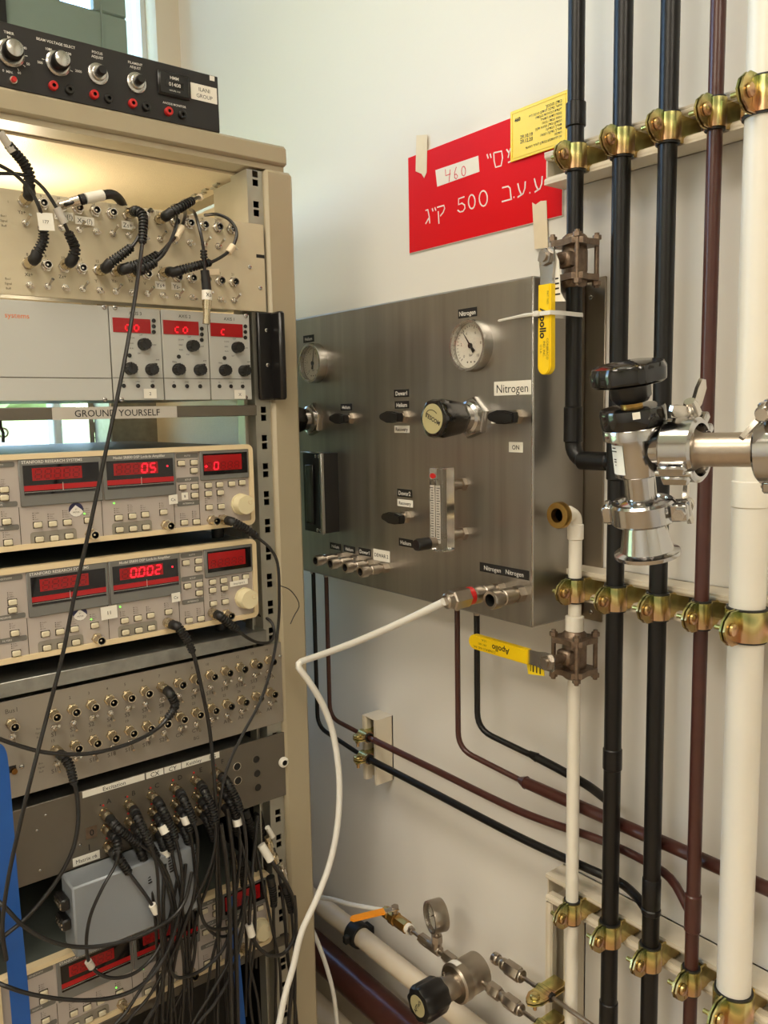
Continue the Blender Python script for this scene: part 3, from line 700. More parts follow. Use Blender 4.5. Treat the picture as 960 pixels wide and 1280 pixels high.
    for s in stickers:
        if s[0] == 'round':
            x, z = q(s[1], s[2]); o = part('round_sticker', MB(rackf(x, z)).disc(0, 0, 0, .0098, .0005, 28), 'header_navy', t, label='round navy and white sticker')
            part('emblem', MB(rackf(x, z)).prism([(-.0092, -.003), (-.007, .000), (-.0005, .0062), (.007, .0), (.0092, -.003), (.0075, -.006), (.004, -.0087), (0, -.0096), (-.004, -.0087), (-.0075, -.006)], .0005, .0008).text('ET', 0, .0005, .002, .001, mi=1).text('METER', 0, -.0035, .0022, .001, mi=1), ['white_print', 'grey_print'], o)
        else:
            txt, u, v, w_, h_, sz = s; x, z = q(u, v) if not txt.startswith('~') else q(u, v); stick(t, fm, x, z, w_, h_, txt.strip('~'), sz, 'sticker', rot=.03, z=.004)
    return t
mk('header_navy', (40, 40, 78), .4, noise_amt=0)
lk1 = lockin('lock_in_amplifier', 'upper beige lock-in amplifier with 05 lit on its red display', 1.3285, '', '05', '0.', [('round', 95, 637), ('Cx', 215, 624, .0135, .0135, .0045), ('8', 229.5, 620, .010, .0105, .004)])
# the second unit: sticker pixels are read on the photograph, then moved back to the first unit's height
dZ = 1.1803 - 1.3285
def q2(u, v):
    p = RP(u, v)
    # solve pixel on unit 1 with the same X and Z - dZ
    P_ = Vector((p.x, YR, p.z - dZ)) - CAM; c = RM.transposed() @ P_
    return 480 + F * c.x / -c.z, 640 - F * c.y / -c.z
def st2(t, u, v, *r): a, b_ = q2(u, v); return (t, a, b_, *r)
lk2 = lockin('lock_in_amplifier', 'middle beige lock-in amplifier showing 0.002 on its red display', 1.1803, '', '0.002', '', [st2('round', 100, 767), st2('11', 135, 765, .023, .0185, .0055), st2('Cx', 218.5, 746, .0135, .0135, .0045), st2('Amp Input 2', 297, 728, .031, .008, .0028)])
lk3 = lockin('lock_in_amplifier', 'lowest beige lock-in amplifier hidden behind the hanging cables', .6235, '', '', '', [st2('round', 175, 1210 - 0)][:0], x0=-.7135)
part('under_tray', MB().box(-.735, -.2516, YR + .001, YR + .40, .603, .6195, .002), 'dark_alu_panel', rack)

bc_ = thing('shade_block', 'added black block standing in for deep shade at the bottom of the rack', 'case', (-.5, 1.5, .08))  # dark block added where the rack bottom lies only in deep shade
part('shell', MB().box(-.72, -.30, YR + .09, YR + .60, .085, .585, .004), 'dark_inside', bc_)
part('side_shade_plate', MB().box(-.2565, -.2535, YR + .02, RB - .06, .085, 1.10), 'dark_inside', rack)  # dark plate added over the inner side wall to imitate shade

# ---- 6 shelf under the second amplifier
sh = thing('rack_shelf', 'bare metal rack shelf carrying the middle lock-in amplifier', 'shelf', (-.5, 1.3, 1.137))
part('tray', MB().box(-.735, -.2785, YR - .003, 1.86, 1.1535, 1.1565, .001).box(-.735, -.2785, YR - .004, YR - .001, 1.1365, 1.1565, .0008), 'galvanised', sh)  # tray lengthened to the rear to keep daylight off everything below
part('rear_flange', MB().box(-.735, -.2785, YR + .10, YR + .103, 1.131, 1.151), 'galvanised', sh)
sl = MB()
for k in range(22):
    x = -.72 + k * .019
    if k % 6 != 5: sl.box(x, x + .008, YR + .099, YR + .0998, 1.133, 1.1495)
part('vent_slots', sl, 'dark_inside', sh)
for x_ in (-.69, -.33):
    part('foot', MB().cyl((x_, YR + .05, 1.1567), (x_, YR + .05, 1.1803), .010), 'black_rubber', lk2)
    part('foot', MB().cyl((x_, YR + .05, 1.306), (x_, YR + .05, 1.3285), .010), 'black_rubber', lk1)

# ---- 7 grey patch panel
pp = thing('patch_panel', 'grey metal patch panel with two long rows of brass coloured sockets', 'connector panel', (-.5, YR, .9955))
part('face_plate', MB(rackf(0, 0)).box(-.7326, -.2502, .9955, 1.1300, -.003, 0, .0006), 'alu_panel', pp)
part('case', MB().box(-.715, -.30, YR + .003, YR + .10, 1.0, 1.125), 'galvanised', pp)
c1 = [-.6140 + .02600 * i for i in range(14)]
sA = ['S1', 'S3', 'S2', 'S4', 'S5', 'S7', 'S8', 'S6', 'S9', 'S11', 'S10', 'S12', 'S13', 'S14']
sB = ['S17', '', 'S16', 'S18', 'S17', 'S19', 'S20', 'CX', 'CY', 'C', 'A1', 'A2', 'A3', 'A4']
tx = MB(rackf(0, 0)); ty = MB(rackf(0, 0))
for i, x in enumerate(c1):
    zA = 1.0990 + .0070 * i / 13; zB = 1.0471 + .0050 * i / 13
    put('bnc_socket', BNC_L, pp, rackf(x, zA)); put('bnc_socket', BNC_L, pp, rackf(x, zB))
    put('toggle_switch', TG[(i * 3) % 2], pp, rackf(x, zA - .0200)); put('toggle_switch', TG[(i * 5 + 1) % 2], pp, rackf(x, zB - .0190))
    tx.text(str(i + 1), x - .002, zA + .0165, .0042, .0002, bold=.01); tx.text(str(i + 15), x - .002, zB + .0140, .0042, .0002, bold=.01)
    ty.text(sA[i], x - .001, zA - .0290, .0062, .0003, rot=.05, bold=.008)
    if sB[i]: ty.text(sB[i], x - .001, zB - .0285, .0062, .0003, rot=.05, bold=.008)
ty.text('BG', c1[8], 1.009, .0055, .0003)
x, z = rp(14, 904); put('bnc_socket', BNC_L, pp, rackf(x, z)); put('toggle_switch', TG[1], pp, rackf(x, z - .018)); x, z = rp(14, 888); tx.text('Bus1', x, z, .0065, .0003)
x, z = rp(145 / 1, 882); 
for k, w_ in enumerate(('Bus', 'Signal', 'Buff')): tx.text(w_, -.634, 1.083 - .006 * k, .0028, .0002); tx.text(w_, -.634, 1.034 - .006 * k, .0028, .0002)
part('printed_numbers', tx, 'grey_print', pp); part('handwriting', ty, 'grey_print', pp)
x0, z0 = rp(0, 965); x1, z1 = rp(20, 956)
part('card_slot', MB(rackf(0, 0)).box(-.73, x1, z1 - .009, z1, 0, .0004), 'dark_inside', pp)
x, z = rp(17, 963); part('slot_connector', MB(rackf(x, z)).disc(0, 0, 0, .004, .006, 8), 'dark_brass', pp)
for u, v in [(27, 958), (350, 820)]: x, z = rp(u, v); put('screw', SCREW, pp, rackf(x, z))

# ---- 8 matrix panel
mp = thing('matrix_panel', 'dark grey switching matrix panel lettered A to F with many plugged cables', 'connector panel', (-.5, YR, .868))
fm = rackf(0, 0)
part('face_plate', MB(fm).box(-.7326, -.2502, .868, .9772, -.003, 0, .0006), 'dark_alu_panel', mp)
part('case', MB().box(-.715, -.30, YR + .003, YR + .12, .872, .973), 'galvanised', mp)
zst = .9725 - .0005
for s_, ua, ub, sz in [('Excitation', 102.5, 180, .0062), ('CX', 183.5, 203.5, .0072), ('CY', 206.5, 225.5, .0072), ('Keithley', 228.5, 256.5, .0056), ('BG', 258.5, 273.5, .0066)]:
    xa = rp(ua, 985)[0]; xb = rp(ub, 985 - (ub - 102) * .32)[0]; stick(mp, fm, (xa + xb) / 2, zst, xb - xa, .0095, s_, sz)
x, z = rp(108, 1073); stick(mp, fm, x, z, .038, .0125, 'Matrix r6', .0058)
tx = MB(fm)
for s_, u, v in [('A', 136, 1001), ('B', 167, 991), ('C', 196, 981.5), ('D', 225, 971.5), ('E', 251, 962), ('F', 278, 951.5)]:
    x, z = rp(u, v); tx.text(s_, x, z, .0075, .0003, bold=.01)
    tx.box(x - .0135, x - .0115, z - .0035, z - .0015, 0, .0003)
x, z = rp(114.5, 1040); tx.text('0', x, z, .0095, .0012, mi=0, bold=.015); xx, zz = rp(111.5, 1059); tx.text('1', xx, zz, .0095, .0003, bold=.015)
part('lettering', tx, 'black_print', mp)
part('zero_tag', MB(fm).box(x - .0085, x + .0075, z - .0085, z + .0085, 0, .001), 'bronze_dirty', mp)
for u, v in [(320, 949), (321, 966.5), (322, 984), (296, 958), (297, 975.5)]:
    x, z = rp(u, v); o = part('socket_hole', MB(rackf(x, z)).lathe([(.0072, 0), (.0072, .0012), (.0058, .0014), (.0056, .0004), (0, .0004)], 24, mi=[0, 0, 1, 1], caps=False), ['dark_alu_panel' if u > 300 else 'nickel', 'dark_inside'], mp)
for u, v in [(46, 1038), (100, 1056), (50, 1088), (57, 1019), (14, 1030)]: x, z = rp(u, v); put('screw', SCREW, mp, rackf(x, z) @ Matrix.Scale(.6, 4))
x, z = rp(354.5, 952); x = -.2545
part('thumb_nut', MB(rackf(x, z)).lathe([(.0085, 0), (.0085, .004), (.0045, .006), (.0045, .002), (0, .002)], 20, mi=[0, 0, 1, 1], caps=False), ['paper', 'dark_inside'], mp)
MXB = [('A', 130, 1016), ('A', 132, 1035), ('A', 134.5, 1057), ('B', 160, 1005), ('B', 161, 1026), ('B', 163, 1046), ('C', 189, 994), ('C', 190, 1014), ('C', 192, 1034), ('D', 217, 984), ('D', 218, 1004), ('D', 220, 1023),
       ('E', 243, 974.5), ('E', 245, 994), ('E', 247, 1012), ('F', 269, 965), ('F', 271, 984), ('F', 273, 1002)]
rd = MB(fm)
for c_, u, v in MXB:
    x, z = rp(u, v); put('bnc_socket', BNC_L, mp, rackf(x, z)); rd.disc(x - .0005, z + .0115, 0, .0015, .0008, 8)
part('red_dots', rd, 'red_plastic', mp)

# ---- 9 small grey instrument box in front of the lowest amplifier
yb = 1.085
bx0 = RP(90, 1111, yb).x; bz1 = RP(90, 1111, yb).z; bz0 = RP(93.5, 1200, yb).z
gbx = thing('instrument_box', 'flat grey metal box with stacked connectors on its side under the matrix panel', 'box', ((bx0 - .43) / 2, yb, bz0))
part('shell', MB().box(bx0, -.440, yb, 1.133, bz0, bz1, .0025), 'box_grey', gbx)
for k, (u, v) in enumerate([(80, 1124), (81, 1149)]):
    p = RP(u, v, yb + .03)
    dd = part('side_connector', MB().box(bx0 - .012, bx0, yb + .012, yb + .042, p.z - .008, p.z + .008, .002), 'black_plastic', gbx)
    pn = MB()
    for j in range(4):
        for r_ in (-.0045, .0015): pn.box(bx0 - .0135, bx0 - .012, yb + .0135 + .0072 * j, yb + .0180 + .0072 * j, p.z + r_, p.z + r_ + .003)
    part('pins', pn, 'nickel', dd)

# ================================================================ the gas panel on the right wall
BX = -.11
WF = wallf(0, 0, BX)                       # local: x = -Y, y = Z, z = out of the box face
def wf(x): return wallf(0, 0, x)
gp = thing('gas_control_box', 'brushed steel gas control box with gauges and knobs mounted on the wall', 'control panel', (-.05, 1.0, 1.21))
part('housing', MB().box(BX, -.004, .7255, 1.42, 1.2095, 1.668, .0025), 'brushed', gp, ang=20)
part('mounting_flange', MB().box(-.004, -.0005, .694, 1.45, 1.205, 1.672, .0008), 'brushed_side', gp)
for v in (372, 765): p = WP(739, v, -.004); put('screw', SCREW, gp, wallf(p.y, p.z, -.004))
part('front_edge', MB().box(BX - .0004, BX + .001, .7255, .7285, 1.2105, 1.667, .0005), 'steel', gp)
def gauge(u, v, r, needle, parent=gp):
    p = WP(u, v, BX - .012); T = wallf(p.y, p.z, BX)
    g = part('pressure_gauge', MB(T).lathe([(r, 0), (r, .012), (r * .97, .016), (r * .87, .016), (r * .86, .008)], 40, caps=False), 'steel', parent)
    part('dial', MB(T).disc(0, 0, .006, r * .87, .001, 36), 'dial_white', g)
    tk = MB(T)
    for k in range(28):
        a = math.radians(225 - k * 10); c, s_ = math.cos(a), math.sin(a); r0 = r * (.66 if k % 5 == 0 else .72)
        tk.strip([(c * r0, s_ * r0), (c * r * .78, s_ * r * .78)], .0007, .007, .0074)
    for k in range(6): a = math.radians(225 - k * 54); tk.text(str(k * 2), math.cos(a) * r * .54, math.sin(a) * r * .54, .0042, .0073)
    tk.text('bar', 0, -r * .34, .004, .0073)
    for dx in (-.007, 0, .007): tk.disc(dx, -r * .62, .007, .0012, .0004, 8)
    part('scale', tk, 'grey_print', g)
    c, s_ = math.cos(needle), math.sin(needle)
    part('needle', MB(T).prism([(c * r * .74, s_ * r * .74), (-s_ * .0014, c * .0014), (-c * r * .3 - s_ * .003, -s_ * r * .3 + c * .003), (-c * r * .3 + s_ * .003, -s_ * r * .3 - c * .003), (s_ * .0014, -c * .0014)], .008, .0086).disc(0, 0, .008, .0038, .0016, 16), 'black_plastic', g)
    part('glass', MB(T).disc(0, 0, .0135, r * .868, .0008, 36), 'gauge_glass', g)
gauge(585.5, 432, .0355, math.radians(128)); gauge(388.5, 454, .0345, math.radians(80))
# regulator knobs
def regulator(u, v, tip=True):
    p = WP(u, v, BX); T = wallf(p.y, p.z, BX)
    k = part('regulator_knob', MB(T).lathe([(.017, .024), (.021, .029), (.0232, .038), (.0262, .060), (.0272, .069), (.025, .076), (.0215, .078)], 60, flute=6, fa=.05, caps=True), 'black_gloss', gp)
    part('locknut', MB(T).lathe([(.0295, 0), (.0295, .007), (.0275, .010)], 6, ph=.3).lathe([(.0225, .008), (.0225, .015), (.019, .018), (.019, .028)], 32), 'polished_steel', k)
    o = part('knob_plate', MB(T).disc(0, 0, .077, .0200, .0016, 32), 'knob_label', k)
    rr_ = .42
    tt = T @ T3(0, 0, .0787) @ Matrix.Rotation(-rr_, 4, 'Z')
    pl = MB(tt).text('TESCOM', .001, 0, .0058, 0, bold=.03)
    arc = [(.013 * math.cos(math.radians(a)) - .001, .010 * math.sin(math.radians(a)) + .001) for a in range(60, 215, 12)]
    pl.strip(arc, .0008, 0, .0003)
    part('knob_lettering', pl, 'black_print', k)
regulator(593, 522); regulator(393, 524)
# little lever valves
b = MB(); b.lathe([(.0105, 0), (.0105, .006), (.0095, .0075)], 6).lathe([(.007, .0075), (.007, .013), (.0045, .013), (.0045, .022)], 20)
VN = local_mesh('valve_nut', b, 'fitting_steel')
b = MB(); b.add([], [])
pf = [(-.026, -.002), (-.024, -.0045), (-.010, -.0088), (.004, -.0088), (.018, -.0065), (.019, 0), (.018, .0065), (.004, .0088), (-.010, .0088), (-.024, .0045), (-.026, .002)]
b.prism([(x * .94, y * .8) for x, y in pf], .018, .0195).prism(pf, .0195, .028).prism([(x * .94, y * .8) for x, y in pf], .028, .0305)
VL = local_mesh('valve_lever', b, 'black_plastic')
for u, v, sc in [(647, 521, 1.02), (506, 521, 1.), (439, 523, .95), (508, 646, 1.)]:
    p = WP(u, v, BX); k = put('valve_stem', VN, gp, wallf(p.y, p.z, BX) @ Matrix.Scale(sc, 4)); put('valve_lever', VL, k, wallf(p.y, p.z, BX) @ Matrix.Rotation(-.03, 4, 'Z') @ Matrix.Scale(sc, 4))
# labels on the face
for s_, u, v, w_, h_, sz, bg in [('Nitrogen', 584.5, 391, .037, .0125, .0066, 0), ('Helium', 386, 423.5, .034, .0125, .006, 0), ('Nitrogen', 640.5, 485, .066, .0185, .0115, 1), ('Helium', 433, 509, .032, .0115, .0058, 0),
                                 ('Dewar1', 502, 491.5, .036, .0115, .0066, 0), ('Helium', 502.5, 506, .034, .0115, .0066, 0), ('Recovery', 502.5, 536.5, .036, .0110, .0056, 1), ('ON', 645, 559, .0245, .0135, .0062, 1),
                                 ('', 618.5, 523.5, .013, .0125, 0, 1), ('Dewar2', 506, 616.5, .036, .0125, .0066, 0), ('Recovery', 506.5, 629, .037, .0110, .0056, 1), ('Helium', 507.5, 678.5, .034, .0125, .0066, 0),
                                 ('Helium', 419.5, 683, .033, .0115, .0058, 0), ('Helium', 437, 686.5, .033, .0115, .0058, 0), ('Dewar1', 456, 690, .033, .0125, .0064, 0), ('DEWAR 2', 477, 694.5, .043, .0185, .0062, 1)]:
    p = WP(u, v, BX); stick(gp, WF, -p.y, p.z, w_, h_, s_, sz, m1='paper' if bg else 'black_print', m2='black_print' if bg else 'white_print', bold=0 if sz > .01 else .01)
p0 = WP(600, 721, BX); p1 = WP(661.5, 731, BX); w_ = p0.y - p1.y
o = part('label', MB(WF).box(-p0.y, -p1.y, 1.2735, 1.2865, 0, .0005), 'black_print', gp)
part('lettering', MB(WF).text('Nitrogen', -p0.y + w_ * .27, 1.2800, .0066, .0007).text('Nitrogen', -p0.y + w_ * .72, 1.2800, .0066, .0007), 'white_print', o)
# clear flow meter
p = WP(546, 640, BX - .052); zt = WP(546, 585, BX - .052).z; zb = WP(546, 689, BX - .052).z
fx = -p.y; wd = .0135
fmr = part('flow_meter', MB(WF).box(fx - wd, fx + wd, zb, zt, .030, .054, .0012), 'acrylic', gp, label='clear acrylic flow meter')
part('meter_scale', MB(WF).box(fx - wd + .003, fx - .001, zt - .105, zt - .024, .0545, .0549).box(fx + .001, fx + wd - .003, zt - .105, zt - .024, .0545, .0549), 'tape_clear', fmr)
sc = MB(WF)
for k in range(21):
    z = zt - .028 - k * .0036; l = .005 if k % 5 else .007
    sc.box(fx - .0035 - l, fx - .0035, z, z + .0009, .055, .0552).box(fx + .003, fx + .003 + l, z, z + .0009, .055, .0552)
sc.text('LPM', fx + .003, zt - .016, .0035, .055)
part('meter_marks', sc, 'black_print', fmr)
e = [(fx - .0045 + .006 * math.cos(a * PI / 10), zt - .011 + .0038 * math.sin(a * PI / 10)) for a in range(20)]
o = part('meter_badge', MB(WF).prism(e, .0545, .0550), 'red_plastic', fmr)
part('meter_tube', MB(WF).cyl((fx, zb + .018, .042), (fx, zt - .018, .042), .003).cyl((fx, zb + .018, .042), (fx, zb + .024, .042), .0045), 'gauge_glass', fmr)
for z in (zt - .026, zb + .020):
    part('meter_fitting', MB(WF @ T3(fx, z)).lathe([(.010, 0), (.010, .007)], 6).lathe([(.0065, .007), (.0065, .020), (.009, .020), (.009, .029)], 20), 'fitting_steel', fmr)
part('needle_valve', MB(WF @ T3(fx - .001, zb + .013)).lathe([(.007, .054), (.007, .066), (.006, .066), (.006, .070)], 20), 'fitting_steel', fmr)
part('needle_valve_knob', MB(WF @ T3(fx - .001, zb + .013)).lathe([(.0085, .068), (.0085, .088), (.0072, .0905)], 24, flute=24, fa=.03), 'black_plastic', fmr)
# dark flow meter beside the rack
p = WP(402.5, 600, BX - .035); zt = WP(402, 567, BX - .035).z; zb = WP(402, 667, BX - .035).z; rx = -p.y
dm = part('dark_flow_meter', MB(WF).box(rx - .060, rx - .0005, zb, zt, .0, .034, .001), 'black_plastic', gp, label='black framed flow meter next to the rack')
part('meter_frame', MB(WF).box(rx - .005, rx + .001, zb, zt, .031, .037, .0005).box(rx - .060, rx - .003, zt, zt + .002, .029, .037, .0005), 'steel', dm)
part('meter_window', MB(WF).box(rx - .047, rx - .024, zb + .014, zt - .02, .0341, .0385, .0008), 'display_black', dm)
part('meter_tube', MB(WF).cyl((rx - .027, zb + .018, .0395), (rx - .027, zt - .022, .0395), .0032).cyl((rx - .040, zb + .018, .0395), (rx - .040, zt - .022, .0395), .0022), 'acrylic', dm)
for a in (-.018, -.008):
    for z in (zb + .005, zt - .005): put('screw', SCREW, dm, WF @ T3(rx + a, z, .034))
# quick couplings on the face
qc = MB(); qc.lathe([(.0085, 0), (.0085, .012)], 6).lathe([(.006, .012), (.006, .018), (.0082, .019), (.0082, .034), (.0072, .035), (.0072, .040), (.0095, .042), (.0095, .053), (.0088, .055), (.0062, .055), (.0062, .035), (0, .035)], 24, mi=[0] * 9 + [1, 1], caps=False)
QC = local_mesh('quick_coupling', qc, ['fitting_steel', 'dark_inside'])
for u, v in [(394, 701), (412.5, 705), (431, 709.5), (450, 715)]: p = WP(u, v, BX - .055); put('quick_coupling', QC, gp, wallf(p.y, p.z, BX))
p = WP(616, 749.5, BX - .055); put('quick_coupling', QC, gp, wallf(p.y, p.z, BX) @ Matrix.Diagonal((1.35, 1.35, 1.1, 1)))
p = WP(591, 744, BX - .055); qn = put('quick_coupling', QC, gp, wallf(p.y, p.z, BX) @ Matrix.Diagonal((1.3, 1.3, 1.05, 1))); NP = p.copy()
for u, v, l in [(391, 716, .014), (407.5, 719, .012), (571.5, 763, .014), (596, 769, .014)]:
    p = WP(u, v, -.060); part('bottom_fitting', MB(fr((-.060, p.y, 1.2095), (1, 0, 0), (0, -1, 0), (0, 0, -1))).lathe([(.0078, 0), (.0078, .013)], 6).lathe([(.0058, .013), (.005, .019)], 16), 'fitting_steel', gp)

# ---- the nitrogen hose with its fitting
hose = thing('white_hose', 'thin white plastic hose kinked beside the rack, screwed to the nitrogen outlet', 'hose', (NP.x, NP.y, NP.z))
tip = WP(567, 754, BX - .105)
ax = (Vector((BX - .105, NP.y + .004, NP.z - .002)) - Vector((BX - .06, NP.y, NP.z)))
T = axisf((BX - .060, NP.y, NP.z), ax)
part('nut', MB(T).lathe([(.0140, .006), (.0140, .030), (.012, .032)], 6).lathe([(.0105, .032), (.0105, .040), (.008, .042)], 20), 'fitting_steel', hose)
part('colour_ring', MB(T).lathe([(.0122, -.002), (.0122, .006)], 24), 'red_plastic', hose)
st = Vector((BX - .060, NP.y, NP.z)) + ax.normalized() * .044
kA = RP(377, 826.5, 1.075); kB = RP(372, 831, 1.075)
hp_ = [kB, RP(376, 838, 1.073), RP(387, 853, 1.07), RP(404, 882, 1.07), RP(417, 920, 1.07), RP(424, 975, 1.065), RP(422, 1030, 1.06), RP(412, 1080, 1.06), RP(395, 1125, 1.06), RP(377, 1165, 1.06), RP(366, 1210, 1.06), RP(356, 1245, 1.06), RP(345, 1300, 1.06), RP(322, 1420, 1.05), RP(318, 1600, 1.0)]
sag = [st.lerp(kA, t) - Vector((0, 0, .010 * 4 * t * (1 - t) * .5)) for t in (0, .2, .4, .6, .8, .93)] + [kA]
P_, L_ = resample(smooth(sag, 6)[:-1] + smooth([kA, kB], 3)[:-1] + smooth(hp_, 6), .006)
part('tube', MB().tube(P_, .0052, 12), 'white_tube', hose)

# ================================================================ pipes
PX = -.062
def vpipe(name, label, cat, grp, pts, r, mt, sleeves=()):
    """vertical pipe through the given pixels (top and bottom), on x = PX"""
    a = WP(*pts[0], PX); c = WP(*pts[1], PX); y = (a.y + c.y) / 2
    t = thing(name, label, cat, (PX, y, c.z), grp)
    return t, y
def pipe(name, label, P, r, mt, sleeves=(), grp=None, n=20):
    t = thing(name, label, 'pipe', tuple(P[0]), grp)
    part('pipe_run', MB().tube(P, r, n), mt, t)
    for a, c, rr_ in sleeves: part('sleeve', MB().lathe([(r, 0), (rr_, .0015), (rr_, (Vector(c) - Vector(a)).length - .0015), (r, (Vector(c) - Vector(a)).length)], n, axisf(a, Vector(c) - Vector(a))), mt, t)
    return t
def vz(u, v, x=PX): return WP(u, v, x).z
Y1, Y2, Y3, YB_, YW, YT = .6990, .6300, .5680, .5105, .4560, .6935
V = Vector
def vs(y, u, v0, v1, rr_, x=PX): return ((x, y, vz(u, v1, x)), (x, y, vz(u, v0, x)), rr_)
zel = vz(718, 575)
el = [V((PX, Y1, 3.1)), V((PX, Y1, zel + .03))] + [V((PX, Y1 - .022 + .022 * math.cos(a), zel + .022 - .022 * math.sin(a))) for a in [PI / 2 * k / 6 for k in range(7)]] + [V((PX, Y2 + .008, zel))]
pipe('pipe', 'leftmost black pipe, elbowed to the right below its top valve', el, .0105, 'pipe_black', [vs(Y1, 719, 128, 160, .0125), vs(Y1, 718, 508, 553, .0122), ((PX, Y1 - .012, zel), (PX, Y2 + .012, zel), .0120)], 'black vertical pipes')
pipe('pipe', 'middle black vertical pipe running past the vacuum valve', [V((PX, Y2, .04)), V((PX, Y2, 3.1))], .0112, 'pipe_black', [vs(Y2, 768, 550, 600, .0130), vs(Y2, 766, 935, 962, .0124), vs(Y2, 766, 1254, 1290, .0124)], 'black vertical pipes')
pipe('pipe', 'right-hand black vertical pipe beside the brown one', [V((PX, Y3, .04)), V((PX, Y3, 3.1))], .0108, 'pipe_black', [vs(Y3, 821, 1138, 1146, .0122), vs(Y3, 821, 1100, 1138, .0116)], 'black vertical pipes')
pipe('pipe', 'dark brown vertical pipe left of the wide white pipe', [V((PX, YB_, .04)), V((PX, YB_, 3.1))], .0082, 'pipe_brown', [vs(YB_, 868, 1118, 1165, .0098)])
pipe('pipe', 'wide white vertical pipe at the right edge', [V((PX, YW, .04)), V((PX, YW, 3.1))], .0190, 'pipe_white', [vs(YW, 935, 600, 634, .0205)])
# thin white pipe with elbow and brass end
ztop_ = vz(718, 641)
e2 = [V((PX, YT, .04)), V((PX, YT, ztop_ - .012))] + [V((PX - .012 + .012 * math.cos(a), YT, ztop_ - .012 + .012 * math.sin(a))) for a in [PI / 2 * k / 5 for k in range(6)]] + [V((PX - .030, YT, ztop_))]
tw = pipe('pipe', 'thin white pipe with an open brass elbow below the steel box', e2, .0088, 'pipe_white', [((PX, YT, ztop_ - .036), (PX, YT, ztop_ - .014), .0108), ((PX - .026, YT, ztop_), (PX - .010, YT, ztop_), .0105), vs(YT, 718, 769, 789, .0125)])
part('brass_end', MB(wallf(YT, ztop_, PX - .028)).lathe([(.009, 0), (.0175, .001), (.0175, .008), (.0165, .010), (.0095, .010), (.0085, .002), (0, .002)], 28, mi=[0, 0, 0, 0, 1, 1], caps=False), ['brass', 'dark_brass'], tw)

# ---- channels
def channel(name, label, O, L, xdir, wdir, out=(-1, 0, 0), w=.0415, d=.041, grp=None, cap=True, sm='rail_zinc'):
    """O: corner at the wall, length along xdir, width along wdir, depth outwards"""
    T = fr(O, wdir, out, xdir)
    t = thing(name, label, 'bracket', O, grp); th = .0025
    c = MB(T).box(0, w, 0, th, 0, L).box(0, th, 0, d, 0, L).box(w - th, w, 0, d, 0, L)
    part('channel_body', c, 'channel_paint', t)
    lp = MB(T)
    for a in (0, 1):
        x = .0045 if a == 0 else w - .0045
        lp.lathe([(.0045, 0), (.0045, L)], 14, T=T3(x, d - .0045, 0)).box(x + (.0035 if a == 0 else -.0055), x + (.0055 if a == 0 else -.0035), d - .014, d - .004, 0, L)
    part('rolled_lip', lp, 'channel_paint', t)
    part('slot', MB(T).box(w * .2, w * .8, th, th + .0004, .012, L - .01), sm, t)  # strip on the web; dark on upright channels, standing in for shade inside
    if cap: part('end_cap', MB(T).box(th * .5, w - th * .5, th * .5, d - .004, 0, .002), 'channel_paint', t)
    return t
channel('strut_channel', 'upper white painted channel crossing the red sign and pipes', (-.0045, .764, 1.7955), .97, (0, -1, 0), (0, 0, 1))
channel('strut_channel', 'middle white painted channel behind the pipes beside the steel box', (0, .739, 1.2400), .95, (0, -1, 0), (0, 0, 1))
channel('strut_channel', 'lower white painted channel near the bottom right corner', (0, .759, .7790), .96, (0, -1, 0), (0, 0, 1))
channel('strut_channel', 'upright white channel under the left end of the lower channel', (0, .759, .02), .756, (0, 0, 1), (0, -1, 0), cap=False, sm='dark_inside')
p = WP(493, 930, 0)
channel('strut_channel', 'short upright white bracket holding two thin pipes below the box', (0, 1.2065, .8110), .125, (0, 0, 1), (0, -1, 0), cap=False, sm='dark_inside')
C_ = part('top_cap', MB().box(-.040, 0, 1.1655, 1.2060, .9345, .9362, .0005), 'channel_paint', [o for o in W if o.get('label', '').startswith('short upright')][0])

